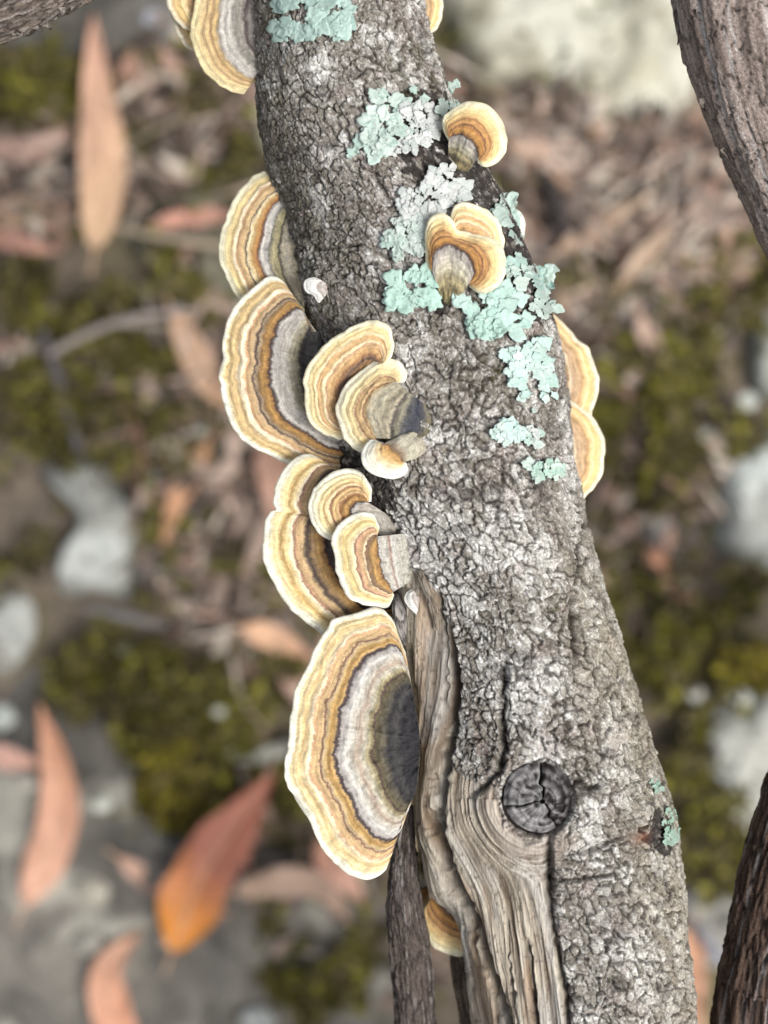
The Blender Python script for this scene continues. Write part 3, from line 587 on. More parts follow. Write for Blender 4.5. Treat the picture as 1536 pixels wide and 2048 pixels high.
# the cut knot: wedges of end grain parted by drying cracks
kz0 = float(surf_z(*KN)) - 0.0012
kc = (1084, 1602)
knot = mk('knot', np.array([P(KN[0] + 73 * math.cos(t) * r, KN[1] - 73 * math.sin(t) * r, kz0 - 0.0012) for r in (0.02, .5, 1) for t in np.linspace(0, 2 * np.pi, 32, endpoint=False)]),
          grid_faces(3, 32, True)[:, ::-1], M_knot, branch, col=np.tile(A(34, 29, 27), (96, 1)))
ORG_k = np.array(ORG[branch.name])
for wi, (a0, a1) in enumerate(((93, 190), (190, 299), (299, 452))):
    gap = (1.0, .7, 1.5)[wi]
    aa = np.radians(np.linspace(a0 + .3, a1 - .3, 26)); rr_ = np.linspace(0.06, 1, 22)
    ux, uy = np.cos(aa), -np.sin(aa); wob_ = lambda q, sd_: 5 * vn(q * 6, 0 * q, sd_)
    # outline of the knot seen from the off-centre pith
    bx_, by_ = kc[0] - KN[0], kc[1] - KN[1]; bb = bx_ * ux + by_ * uy; Rk = 70 * (1 + 0.03 * vn(aa * 3, 0 * aa, 7))
    Lk = -bb + np.sqrt(np.maximum(bb * bb - (bx_ ** 2 + by_ ** 2 - Rk ** 2), 1))
    kxs = kc[0] + ux * Lk * rr_[:, None]; kys = kc[1] + uy * Lk * rr_[:, None]
    kxs = kxs + wob_(rr_, 5)[:, None]; kys = kys + wob_(rr_, 6)[:, None]
    mid = (np.radians(a0 + a1) / 2); kxs = kxs + math.cos(mid) * gap; kys = kys - math.sin(mid) * gap
    edge = np.minimum(np.arange(26), np.arange(26)[::-1]); drop = -0.0009 * (edge == 0)[None, :] - 0.0008 * (rr_ > .96)[:, None] - .0003 * (rr_ > .9)[:, None]
    nz = fbm(kxs / 9, kys / 9, 3, 500 + wi)
    rings = np.sin(rr_[:, None] * 26 + 2 * nz)
    zz = kz0 + drop + 0.00022 * rings + 0.0004 * nz + 0.0006 * (1 - rr_[:, None]) + (0.0003, -0.0002, 0.0001)[wi]
    g_ = np.clip(.35 + .5 * nz + .15 * rings + .35 * fbm(np.degrees(aa)[None, :] / 6, rr_[:, None] * 2, 2, 520 + wi) + (.06, .14, -.24)[wi], 0, 1)[..., None]
    cc = A(38, 33, 32) * (1 - g_) + A(170, 168, 168) * g_
    x, y, z = P(kxs, kys, zz); o = mk('end_grain_wedge', np.stack([x, y, z], -1).reshape(-1, 3), grid_faces(22, 26), M_knot, None, col=cc.reshape(-1, 3), org=ORG_k)
    o.location = (0, 0, 0); o.parent = knot

# loose strips at the torn lower left side, parts of the branch; other stems
def stem(pts, parent, name, mat, cols, seed, cell=(1.6, 7.0), amp=0.5, flat=1.0, nrow=260, nseg=120, crackw=.16):
    c, r, s, nrm, a, L = tube(pts, nseg, nrow=nrow)
    a_ = (r[:, None] * a[None, :]) * 1e3; l_ = np.broadcast_to(L[:, None] * 1e3, a_.shape)
    per = np.maximum(np.round(2 * np.pi * r.mean() * 1e3 / cell[0]), 4)
    ua = a[None, :] / (2 * np.pi) * per + 0 * l_
    ca, sa = np.cos(a)[None, :] + 0 * l_, np.sin(a)[None, :] + 0 * l_
    q = lambda sc, sl, o, sd_: fbm((ca * 1.0 + sa * .37) * per / sc, l_ / sl + sa * 1.7 * per / sc, o, sd_)
    bdv, cx_, cy_, _, _, _ = voro(ua + .5 * q(2, 4, 2, seed), l_ / cell[1] + .35 * q(2, 5, 3, seed + 3), seed + 5)
    ck = sstep(0, crackw, bdv); h1 = _h(cx_, cy_, seed)
    hh = amp * 1e-3 * ((ck - 1) * .8 + (h1 - .5) * .7 + .6 * q(1.2, 3, 3, seed + 7)) + 0.06 * r[:, None] * q(6, 18, 2, seed + 9)
    rr_ = (r[:, None] + hh)
    Vv = c[:, None] + (rr_ * ca)[..., None] * s[:, None] + (rr_ * sa * flat)[..., None] * nrm[:, None]
    k = np.clip(.5 + .55 * q(1.5, 6, 4, seed + 11) + .5 * (h1 - .5), 0, 1)[..., None]
    cl_ = A(*cols[0]) * (1 - k) + A(*cols[1]) * k
    k2 = sstep(.15, .5, q(3, 9, 4, seed + 13))[..., None] * .8; cl_ = cl_ * (1 - k2) + A(*cols[2]) * k2
    dkk = ((1 - ck) * .8)[..., None]; cl_ = cl_ * (1 - dkk) + A(*cols[3]) * dkk
    Fv = grid_faces(len(c), nseg, True)
    return mk(name, Vv.reshape(-1, 3), Fv, mat, parent, col=cl_.reshape(-1, 3), org=None if parent else c[len(c) // 2])
stem([(816,1610,-.020,10),(810,1680,-.021,22),(808,1750,-.022,29),(811,1830,-.024,37),(822,1920,-.027,41),(829,2020,-.030,41),(836,2160,-.036,44),(850,2500,-.07,40)], branch, 'loose_bark_strip', M_bark,
     ((66,58,54), (104,94,88), (150,144,140), (34,28,26)), 601, (1.3, 9), .7, .55)
stem([(900,1800,-.036,14),(920,1880,-.037,26),(934,1960,-.038,28),(950,2060,-.04,28),(962,2200,-.05,28),(980,2500,-.08,26)], branch, 'loose_bark_strip', M_bark,
     ((92,80,70), (140,124,108), (120,112,106), (46,38,34)), 611, (1.2, 9), .6, .6)
stem([(838,1140,-.004,6),(850,1170,-.0035,9),(866,1215,-.0035,8),(874,1260,-.005,4)], branch, 'wood_splinter', M_wood, ((110,98,84),(170,158,140),(150,144,138),(50,42,36)), 615, (1, 6), .3, .6, 80, 36)
stem([(790,1190,-.010,7),(797,1225,-.009,13),(805,1262,-.010,9),(812,1290,-.012,4)], branch, 'wood_splinter', M_wood, ((110,104,100),(176,172,168),(190,188,186),(50,46,44)), 617, (1, 5), .4, .6, 80, 36)

o = stem([(1460,-600,-.006,135),(1470,-200,-.008,135),(1490,0,-.010,138),(1530,150,-.012,134),(1585,300,-.016,128),(1650,460,-.022,120),(1720,650,-.03,112),(1900,1100,-.10,110),(2050,1500,-.36,115)], None, 'tree_branch', M_bark,
     ((124,110,102), (180,165,156), (206,200,196), (70,60,54)), 621, (3.2, 8), .6, 1, 620, 220, .07)
tag(o, 'smooth pinkish grey stem curving past the pale boulder', 'branch')
o = stem([(-900,260,-.06,80),(-400,110,-.02,74),(-150,48,-.012,72),(0,8,-.010,70),(90,-32,-.010,68),(200,-86,-.012,64),(500,-260,-.03,60),(900,-500,-.09,55)], None, 'tree_branch', M_bark,
     ((88,78,70), (140,128,118), (160,154,150), (42,36,32)), 631, (1.5, 5), .9, 1, 420, 140, .2)
tag(o, 'rough flaky dark grey stick above the dull grey rock', 'branch')
o = stem([(1760,1100,-.05,70),(1680,1350,-.03,72),(1610,1580,-.02,78),(1572,1720,-.018,84),(1548,1840,-.018,84),(1526,1960,-.020,88),(1515,2060,-.024,92),(1500,2300,-.06,95),(1480,2700,-.36,100)], None, 'tree_branch', M_bark,
     ((72,56,48), (108,88,76), (140,134,132), (34,27,24)), 641, (1.8, 10), .8, 1, 420, 160, .2)
tag(o, 'dark reddish brown stem with ragged bark beside the lower rocks', 'branch')

def flakes(parent, org, spec, c, seed):
    r0 = np.random.default_rng(seed)
    for (px, py, z, L, ang, w) in spec:
        n, m = 7, 4; u = np.linspace(0, 1, n)[:, None]; q = np.linspace(-1, 1, m)[None, :]
        wd = w * (1 - u ** 1.5 * .85) * (1 + .35 * vn(u * 4, q * 2, seed + int(px)))
        a = math.radians(ang); lx = px + L * u * math.cos(a) - q * wd * math.sin(a); ly = py - L * u * math.sin(a) - q * wd * math.cos(a)
        zz = z + 0.0012 * u ** 2 + 0.0003 * q ** 2 + .0003 * r0.normal(size=(n, m))
        x, y, _ = P(lx, ly, zz); t_ = np.stack([x, y, zz], -1).reshape(-1, 3); b_ = t_ - np.array([0, 0, .0004])
        F1 = grid_faces(n, m); cc = A(*c) * (1 + .5 * r0.normal(size=(n * m, 1)) * .5)
        o = mk('bark_flake', np.vstack([t_, b_]), np.vstack([F1, F1[:, ::-1] + n * m]), M_bark, None, col=np.clip(np.vstack([cc, cc * .6]), .01, .8), org=np.array(org)); o.location = (0, 0, 0); o.parent = parent
for o in [q for q in C.objects if q.name.startswith('tree_branch')]:
    i = int(o.name.split('.')[1]) if '.' in o.name else 0
    sp = ([(1356,20,-.012,26,262,6),(1362,60,-.012,30,258,5),(1402,196,-.010,30,292,6),(1446,296,-.012,34,300,5)],
          [(20,66,-.010,20,350,7),(62,50,-.010,24,335,8),(88,42,-.009,22,310,9),(108,32,-.010,34,215,3),(140,14,-.010,24,20,6),(40,58,-.010,20,215,7),(120,24,-.008,22,30,7)],
          [(1492,1775,-.016,28,250,6),(1478,1828,-.016,26,255,7),(1452,1930,-.018,26,262,6)])[i]
    flakes(o, o.location, sp, ((150,138,130), (150,142,134), (84,68,60))[i], 700 + i)

# ------------------------------------------------------------------ bracket fungi
CREAM, TAN, PALE, ORNG, BRN, OCH, DKL, GRY, GR2, OLV, SLT, BLK = (250,238,206), (230,194,132), (244,222,184), (222,172,112), (140,98,78), (196,140,62), (78,62,62), (186,176,168), (152,142,134), (148,132,96), (92,88,88), (58,55,60)
def bands(spec):
    """(t0, t1, colour) flat zones -> ramp stops"""
    st = []
    for t0, t1, c in spec: st += [(t0, c), (t1, c)]
    return st[:32]
R_F = [(0,(30,28,32)),(.14,(44,42,46)),(.18,(66,62,62)),(.24,(50,48,50)),(.29,(96,88,72)),(.335,(104,92,66)),(.355,(76,58,56)),(.375,OLV),(.40,(176,164,132)),(.43,(200,190,172)),(.47,(176,154,136)),(.51,(196,186,172)),(.56,(206,200,194)),(.615,(176,166,162)),(.632,(72,60,62)),(.65,(90,74,70)),(.662,(206,160,92)),(.69,OCH),(.715,(206,168,104)),(.735,(196,168,130)),(.752,(124,82,70)),(.765,(212,174,124)),(.80,(224,180,120)),(.828,(220,164,122)),(.845,(248,226,190)),(.87,(244,216,164)),(.905,(226,186,120)),(.935,(246,220,168)),(.955,(236,206,148)),(.972,(252,240,210)),(1,(254,248,228))]
R_B = [(0,(40,38,42)),(.08,(74,72,74)),(.14,(104,102,98)),(.20,(92,88,84)),(.25,(64,58,58)),(.28,(70,62,60)),(.31,(150,140,114)),(.37,(172,162,140)),(.42,(196,188,178)),(.47,(160,152,146)),(.53,(204,196,188)),(.555,(110,96,92)),(.57,(60,48,48)),(.585,(150,104,60)),(.62,(196,140,62)),(.655,(150,110,64)),(.685,(176,150,120)),(.71,(76,60,58)),(.725,(190,160,124)),(.76,(222,178,120)),(.79,(216,160,112)),(.815,(248,226,196)),(.845,(250,230,190)),(.87,(218,176,116)),(.90,(230,194,132)),(.94,(214,174,112)),(.965,(240,214,160)),(.985,(253,244,220)),(1,(254,248,230))]
R_A = [(0,(160,148,124)),(.15,(166,156,140)),(.20,(150,140,120)),(.235,(64,56,56)),(.26,(150,140,104)),(.33,(172,160,124)),(.37,(110,106,100)),(.40,(190,184,178)),(.47,(200,192,184)),(.505,(110,72,58)),(.53,(186,120,58)),(.58,(214,156,80)),(.62,(220,190,140)),(.655,(232,210,170)),(.675,(92,78,72)),(.69,(226,190,136)),(.76,(216,170,116)),(.80,(206,164,122)),(.83,(250,234,202)),(.86,(232,194,128)),(.93,(244,216,150)),(.97,(252,238,196)),(1,(252,242,210))]
R_D = [(0,(84,76,70)),(.20,(110,100,92)),(.36,(132,122,112)),(.47,(112,102,94)),(.515,(56,42,42)),(.535,(76,54,50)),(.55,(170,116,60)),(.60,(196,144,72)),(.64,(150,120,86)),(.675,(76,62,58)),(.695,(120,100,84)),(.715,(212,176,124)),(.76,(206,162,116)),(.785,(160,116,96)),(.80,(248,228,198)),(.835,(240,210,150)),(.875,(210,162,84)),(.91,(240,208,144)),(.95,(246,224,170)),(.975,(253,244,218)),(1,(254,248,228))]
R_S = [(0,(150,142,130)),(.18,(176,168,160)),(.30,(170,156,146)),(.345,(190,182,176)),(.365,(52,40,42)),(.385,(120,84,52)),(.43,(200,144,70)),(.50,(176,120,62)),(.54,(150,104,72)),(.565,(226,178,116)),(.65,(230,182,112)),(.70,(170,120,92)),(.715,(246,214,166)),(.78,(236,192,124)),(.86,(248,224,166)),(.94,(252,238,200)),(1,(254,248,230))]
R_E2 = [(0,(150,148,132)),(.10,(184,178,166)),(.20,(176,170,160)),(.27,(200,196,188)),(.30,(160,126,112)),(.34,(190,184,174)),(.445,(176,168,160)),(.46,(64,46,48)),(.48,(170,118,60)),(.55,(206,150,72)),(.61,(150,118,90)),(.635,(110,84,74)),(.65,(242,210,166)),(.70,(226,172,118)),(.745,(220,166,130)),(.765,(140,98,82)),(.78,(250,228,186)),(.85,(246,212,138)),(.90,(240,200,124)),(.95,(252,236,190)),(1,(254,248,230))]
R_O = [(0,(110,100,70)),(.08,(150,134,90)),(.15,(120,108,80)),(.19,(176,160,116)),(.27,(150,138,112)),(.32,(196,186,160)),(.43,(186,176,166)),(.50,(160,150,144)),(.525,(64,50,52)),(.55,(150,98,50)),(.61,(206,140,58)),(.66,(190,122,56)),(.685,(120,78,62)),(.705,(214,150,74)),(.76,(196,134,70)),(.775,(150,98,62)),(.79,(226,172,98)),(.87,(240,196,122)),(.94,(250,226,168)),(1,(254,242,204))]
R_T = [(0,(176,168,160)),(.2,(170,160,152)),(.30,(150,140,134)),(.36,(86,70,72)),(.40,(170,160,150)),(.47,(140,134,124)),(.56,(200,192,184)),(.68,(196,188,180)),(.72,(176,150,112)),(.75,(220,178,112)),(.80,(190,150,106)),(.83,(232,194,130)),(.87,(216,176,124)),(.91,(238,206,144)),(1,(248,226,172))]
R_J = [(0,(120,100,70)),(.30,(160,140,110)),(.48,(176,140,100)),(.52,(226,206,176)),(.56,(190,156,122)),(.66,(206,170,130)),(.74,(190,146,100)),(.78,(224,176,110)),(.82,(240,204,146)),(.85,(250,220,160)),(.89,(246,200,116)),(.94,(240,196,124)),(.97,(226,196,152)),(1,(250,238,210))]
R_C1 = [(0,(110,84,50)),(.15,(166,112,50)),(.26,(150,110,70)),(.33,(110,88,76)),(.40,(170,120,80)),(.46,(214,158,96)),(.54,(226,176,112)),(.60,(206,160,122)),(.63,(248,222,178)),(.70,(228,178,112)),(.76,(222,168,106)),(.79,(250,226,180)),(.86,(240,202,132)),(.94,(250,228,170)),(1,(252,240,206))]
R_C2 = [(0,(120,110,70)),(.04,(120,112,96)),(.09,(70,70,76)),(.17,(64,66,78)),(.24,(88,86,86)),(.29,(150,142,120)),(.34,(96,88,84)),(.37,(176,164,140)),(.43,(150,140,118)),(.50,(176,166,144)),(.58,(170,158,136)),(.62,(206,166,104)),(.65,(130,92,76)),(.67,(232,190,130)),(.72,(222,176,112)),(.75,(150,110,86)),(.77,(240,206,150)),(.84,(244,212,146)),(.92,(250,232,184)),(1,(254,244,216))]
R_C3 = [(0,(170,160,140)),(.28,(186,178,158)),(.40,(150,130,110)),(.46,(120,94,72)),(.52,(206,146,70)),(.64,(224,172,100)),(.74,(246,220,170)),(.85,(254,244,222)),(1,(255,252,240))]
R_W = [(0,(150,130,120)),(.3,(200,190,184)),(.5,(160,148,142)),(.6,(236,230,224)),(1,(252,248,244))]
NF = [0]
def cap(label, B, M, zb, zm, ramp, dome=1.2, th0=3.2, th1=1.1, droop=-0.8, wav=0.5, crease=(), group='bracket fungi on the branch', ns=None, nt=None, fibre=.2, wob=.034, ridge=.12, W=None, tw=.5, zw=None):
    NF[0] += 1; sd_ = NF[0] * 17
    Lm = resample(M, 200); Lpx = np.hypot(*np.diff(Lm, axis=0).T).sum()
    ns = ns or int(np.clip(Lpx / 3.0, 40, 320)); Mp = resample(M, ns); Bp = resample(B, ns, len(B) > 2)
    dM = Mp - Bp; ln = np.hypot(*dM.T); nt = nt or int(np.clip(np.median(ln) / 2.6, 24, 110))
    s = np.linspace(0, 1, ns); u = s * Lpx * 0.1                                   # millimetres along the margin
    Mp = Mp + dM / ln[:, None] * (1.5 * vn(u / 1.3, 0 * u, sd_) + 1.8 * vn(u / 3.4, 0 * u, sd_ + 1))[:, None]; dM = Mp - Bp
    zmv = np.interp(s, np.linspace(0, 1, len(zm)), zm) if isinstance(zm, (list, tuple)) else np.full(ns, zm)
    zbv = np.interp(s, np.linspace(0, 1, len(zb)), zb) if isinstance(zb, (list, tuple)) else np.full(ns, zb)
    t = np.linspace(0, 1, nt)[:, None]
    if W is not None: Wp = resample(W, ns); zwv = np.interp(s, np.linspace(0, 1, len(zw)), zw)
    def at(t):
        if W is None: return Bp[:, 0] + dM[:, 0] * t, Bp[:, 1] + dM[:, 1] * t
        k = [np.where(t < tw, Bp[:, i] + (Wp[:, i] - Bp[:, i]) * (t / tw), Wp[:, i] + (Mp[:, i] - Wp[:, i]) * ((t - tw) / (1 - tw))) for i in (0, 1)]
        return k[0], k[1]
    rp = np.array([r[0] for r in ramp]); rl = np.array([np.mean(lin(r[1])) for r in ramp])
    tt = np.linspace(0, 1, 400); lum = np.interp(tt, rp, rl); lum = lum - smooth1(lum, 40)
    taper = np.clip(ln / 90, .15, 1)[None, :] * (sstep(0, .13, s) * sstep(1, .9, s))[None, :]
    def top(t):
        tw_ = lambda q: q + 0.012 * vn(u / 4, 0 * u, sd_ + 2)[None, :]
        tv = tw_(t)
        zl = zbv + (zmv - zbv) * t
        if W is not None: zl = np.where(t < tw, zbv + (zwv - zbv) * (t / tw), zwv + (zmv - zwv) * ((t - tw) / (1 - tw)))
        z = zl + 0.9 * np.interp(tw_(t), tt, lum) * taper + dome * 4 * t * (1 - t) * .6 + droop * t ** 4
        z = z + ridge * np.sin(2 * np.pi * tv * 11 + 1.5 * vn(tv * 6, u[None, :] / 9, sd_ + 3)) * sstep(0.05, .3, t) * taper + .14 * fbm(tv * 30, u[None, :] / 3, 2, sd_ + 4) * taper
        z = z + wav * t ** 1.5 * fbm(u[None, :] / 7, t * 1.3, 2, sd_ + 5) + 1.5 * (1 - t) ** 1.6 * fbm(at(t)[0] / 17, at(t)[1] / 17, 4, sd_ + 6) + .22 * t * taper * vn(u[None, :] / 1.6, t * 3, sd_ + 12)
        for s0, a_ in crease: z = z + a_ * np.exp(-((s[None, :] - s0) / .009) ** 2) * sstep(.0, .2, t) * (1 - .6 * sstep(.6, 1, t))
        return z
    Zt = top(t); px, py = at(t)
    px = px + 1.6 * vn(u[None, :] / 2.2, t * 9, sd_ + 8) * sstep(.1, .5, t) * (1 - sstep(.9, 1, t)) * taper
    rowsP = [(px, py, Zt, t + 0 * px)]
    r_ = th1 / 2; dn = Mp - (Wp if W is not None else Bp); dn = dn / (np.hypot(*dn.T)[:, None] + 1e-6)
    for k in (0.35, .7, 1.0, 1.3, 1.65):
        a_ = k * math.pi / 2
        rowsP.append((px[-1:] + dn[:, 0] * r_ * 10 * math.sin(a_), py[-1:] + dn[:, 1] * r_ * 10 * math.sin(a_), Zt[-1:] - r_ * (1 - math.cos(a_)), np.full((1, ns), 1.0)))
    tu = np.linspace(1, 0, 14)[:, None]
    Zu = np.stack([np.array([np.interp(q, t[:, 0], Zt[:, j]) for j in range(ns)]) for q in tu[:, 0]]) - (th1 + (th0 - th1) * (1 - tu))
    ux_, uy_ = at(tu); rowsP.append((ux_, uy_, Zu, tu + 0 * Zu))
    PXc, PYc, Zc, Tc = [np.vstack([r[i] for r in rowsP]) for i in range(4)]
    x, y, z = P(PXc, PYc, Zc * 1e-3); V = np.stack([x, y, z], -1).reshape(-1, 3); nr = len(PXc)
    F = grid_faces(nr, ns); uv = np.stack([np.broadcast_to(u, Tc.shape), Tc], -1).reshape(-1, 2)
    N = vnormals(V, F)
    if N[:nt * ns, 2].mean() < 0: F = F[:, ::-1]; N = -N
    row = np.repeat(np.arange(nr - 1), ns - 1); tr = Tc[:, 0][row]
    g_under = row >= nt + 4; g_marg = (~g_under) & (tr >= .93); g_cap = ~g_under & ~g_marg
    m = mat_cap('fungus_zones', ramp, NF[0], fibre, wob)
    root = thing('bracket_fungus', label, 'fungus', tuple(P(np.mean(Bp[:, 0]), np.mean(Bp[:, 1]), float(np.mean(zbv)) * 1e-3)), group)
    for nm, mask, mt in (('cap', g_cap, m), ('margin', g_marg, m), ('pore_surface', g_under, M_pore)):
        v, f, at = sub(V, F, mask, uv=uv, N=N); mk(nm, v, f, mt, root, **at)
    return root

cap('left bracket with yellow cream rim partly covered by the big stacked left bracket', [(584,425),(594,515),(608,600)],
    [(596,412),(580,392),(566,372),(553,356),(530,349),(511,357),(494,374),(475,393),(460,421),(452,447),(444,473),(444,502),(449,531),(460,561),(473,584),(492,606),(520,630),(565,655),(612,665)], -17, -19, R_A, dome=1.5)
cap('big left bracket with slate centre, behind the two brackets on the bark', [(640,662),(660,740),(690,845)],
    [(618,665),(600,625),(584,593),(573,571),(559,559),(540,558),(524,567),(504,584),(485,603),(467,623),(460,645),(454,671),(449,694),(450,714),(444,743),(446,776),(450,805),(459,834),(472,857),(494,880),(520,896),(546,909),(573,922),(590,930),(630,944),(730,960)],
    [-13, -13, -14], [-12, -14, -15, -16, -17], R_B, dome=1.8, wav=.7, crease=((.36, -.5), (.40, .3)))
cap('ochre bracket tucked behind the bracket with a blackish lumpy base', [(752,732),(730,748),(712,800),(706,850)],
    [(758,728),(774,722),(783,708),(785,690),(778,661),(761,649),(745,646),(719,650),(693,665),(670,681),(651,694),(634,714),(621,733),(613,759),(613,789),(616,815),(625,841),(638,857),(660,870),(683,875),(712,868)], [-2, -4, -6, -7], [.6, .6, -1.5, -5, -7, -8], R_C1, dome=1.0, th0=2.4)
cap('bracket with blackish blue lumpy base spread on the bark', [(852,812),(862,840),(852,870),(822,880)],
    [(792,765),(804,765),(809,755),(808,745),(794,727),(761,720),(742,730),(719,750),(699,769),(683,792),(676,821),(680,841),(688,867),(703,886),(730,902),(760,905)], [-.4, 0, -.2, -.4], [1.2, .6, -1, -2, -2.5, -2], R_C2, dome=.8, th0=3.4, wav=.8, W=[(790,762),(752,782),(735,808),(735,838),(752,876)], tw=.6, zw=[1.2,.6,0,-.3,-.5])
cap('small cream white bracket lobe below the blackish based bracket', [(796,872),(826,864),(848,880),(850,902),(832,918)],
    [(765,889),(755,883),(743,882),(730,896),(727,916),(735,935),(755,948),(784,953),(805,947),(812,935),(807,925)], [0.2, -.2, -.4, 0], [1.0, .6, .8], R_C3, dome=.8, th0=3.0, W=[(764,890),(776,892),(790,906),(806,924)], tw=.48, zw=[2,2.4,2])
cap('tall left bracket with notched rim and dark brown inner zone under two small brackets', [(752,985),(792,1080),(790,1190)],
    [(690,955),(669,938),(653,928),(643,919),(626,912),(607,914),(587,925),(571,945),(561,964),(553,987),(550,1006),(557,1020),(544,1024),(535,1042),(530,1072),(530,1101),(535,1127),(543,1153),(558,1176),(571,1199),(587,1218),(610,1238),(630,1251),(652,1268),(690,1275),(740,1262),(790,1240)], [-11, -12, -13], [-11, -11, -12, -13, -14], R_D, dome=1.0, crease=((.345, -.6),))
cap('small rounded bracket with cream rim above another on the notched bracket', [(776,1030),(792,1056),(776,1076)],
    [(736,1003),(740,995),(741,981),(731,961),(718,946),(701,941),(675,945),(653,958),(636,972),(626,990),(623,1013),(626,1039),(636,1059),(653,1072),(672,1078),(700,1070)], [-6, -6, -6.5], [-5, -5.5, -7], R_S, dome=.8, th0=3, W=[(735,1004),(714,1004),(702,1014),(702,1032),(716,1052)], tw=.37, zw=[-4.5,-5,-6])
cap('small bracket with grey felted stalk end, lowest over the notched bracket', [(822,1066),(826,1110),(822,1162)],
    [(753,1072),(757,1064),(756,1052),(747,1034),(731,1029),(708,1033),(688,1046),(672,1065),(668,1088),(674,1114),(675,1140),(683,1159),(692,1179),(705,1195),(727,1205),(757,1209),(778,1208),(787,1186)], [-5.6, -5.2, -5.2], [-2.5, -3, -4, -4], R_E2, dome=.7, th0=3.4, W=[(752,1073),(757,1107),(763,1137),(770,1159),(786,1184)], tw=.46, zw=[-2.2,-2.4,-3])
cap('largest bracket with black inner zone and cream scalloped rim at the bare wood', [(828,1395),(840,1480),(834,1575)],
    [(812,1310),(798,1274),(789,1248),(778,1234),(766,1222),(745,1218),(722,1228),(698,1236),(674,1240),(663,1250),(654,1265),(640,1285),(628,1309),(619,1332),(604,1362),(594,1385),(590,1409),(584,1438),(582,1467),(578,1496),(574,1532),(578,1564),(591,1590),(609,1617),(625,1643),(640,1675),(657,1704),(681,1728),(704,1745),(728,1754),(751,1750),(771,1737),(778,1722),(788,1685),(806,1650)],
    [-7.5, -8, -8.5], [-7, -8, -9, -9.5, -9], R_F, dome=1.6, wav=.8, crease=((.30, .35), (.455, .55)))
cap('small tan bracket wedged under the bare wood near the loose bark strip', [(882,1740),(915,1750),(960,1790)],
    [(868,1812),(854,1817),(842,1832),(843,1854),(856,1875),(878,1894),(908,1907),(930,1905),(948,1890),(968,1850)], [-27, -26, -26], [-27, -27, -27], R_O, dome=2.0, th0=3)
cap('dull olive bracket deep in the gap behind the loose bark strip', [(838,1700),(850,1740)],
    [(826,1712),(818,1740),(816,1775),(824,1805),(842,1818),(860,1800)], -34, -34, R_O, dome=1.0)
cap('upturned tan bracket on a pale stalk between the lichen patches', [(895,320),(912,338),(936,344)],
    [(898,273),(891,264),(888,252),(889,240),(894,231),(911,218),(927,210),(946,208),(966,213),(985,227),(1002,250),(1009,273),(1007,299),(995,319),(979,328),(966,328),(958,319)], [-6, -5, -6.5], [.5, 1.5, 1.5, 0], R_O, dome=.9, th0=3.0, W=[(898,275),(918,267),(940,279),(953,296),(957,314)], tw=.53, zw=[0,1.6,1,-.5])
cap('tan bracket flap behind the folded grey stalked bracket', [(915,490),(935,500),(960,505)],
    [(903,465),(901,442),(903,429),(911,416),(930,411),(953,415),(976,429),(992,449),(1002,471),(1004,494),(992,520)], [0, 0, -1], [2, 3, 2, 0], R_C1, dome=1.2, th0=2.4)
cap('folded orange bracket with a grey banded stalk amid mint lichen', [(884,602),(901,611),(916,602)],
    [(864,543),(857,535),(854,511),(852,481),(855,455),(865,439),(885,431),(898,437),(907,450),(913,464),(937,469),(963,475),(985,481),(1000,498),(1005,520),(1002,553),(989,572),(969,582),(950,578),(939,569)], [-.8, -.5, -.8], [1.5, 3.5, 4.6, 3.2, 4.8, 4.2, 1.5], R_O, dome=1.0, th0=3.2, W=[(864,540),(866,515),(876,498),(901,488),(930,504),(946,527),(947,550),(938,566)], tw=.53, zw=[1.5,4,4.5,4,1.5])
cap('upper of two golden brackets sticking out from the right bark edge', [(1090,690),(1085,740),(1090,800)],
    [(1105,632),(1125,653),(1139,667),(1153,682),(1170,697),(1174,711),(1186,733),(1192,754),(1193,775),(1187,800),(1181,819),(1174,835),(1130,850)], -30, -32, R_J, dome=1)
cap('lower of two golden brackets sticking out from the right bark edge', [(1095,860),(1090,905),(1100,950)],
    [(1110,800),(1137,803),(1148,809),(1165,820),(1179,833),(1191,852),(1200,875),(1204,899),(1202,925),(1198,946),(1185,972),(1170,988),(1157,1000),(1120,1010)], -27, -29, R_J, dome=1)
cap('large pale bracket with grey centre beside the top lichen patch', [(540,-30),(548,40),(548,110)],
    [(480,-150),(430,-90),(405,-30),(393,12),(385,44),(385,73),(393,101),(407,129),(429,155),(457,174),(487,184),(498,174),(514,158),(545,150)], -14, [-14, -15, -16, -15], R_T, dome=1.6)
cap('ochre bracket half hidden behind the large pale grey centred bracket', [(500,-60),(510,0),(510,40)],
    [(420,-200),(360,-80),(338,-5),(348,26),(362,46),(385,60),(440,70)], -19, -19, R_J, dome=1)
cap('lowest thin ochre bracket peeping behind the large pale grey centred bracket', [(510,-20),(520,30),(520,80)],
    [(400,-90),(350,20),(350,42),(358,66),(368,84),(384,99),(430,112),(480,110)], -22, -22, R_J, dome=1)
cap('golden bracket edge behind the upper right bark where the branch narrows', [(810,-60),(805,-10),(815,40)],
    [(830,-120),(872,-50),(880,0),(880,22),(873,48),(864,60),(840,70)], -26, -26, R_J, dome=1)
cap('cream bracket edge behind the mint lichen at the right bark', [(1000,420),(1000,450),(1010,480)],
    [(1020,415),(1036,426),(1044,445),(1044,468),(1036,482),(1020,490)], -24, -25, R_C3, dome=.6, ns=40)
cap('tiny white bracket bud on plain bark near the big left brackets', [(655,568),(660,580),(652,590)],
    [(642,560),(630,556),(614,562),(612,575),(620,586),(632,590),(640,604),(646,592)], [-8, -7.5, -8], [-7, -6.5, -7], R_W, dome=.8, th0=1.6, th1=.7)
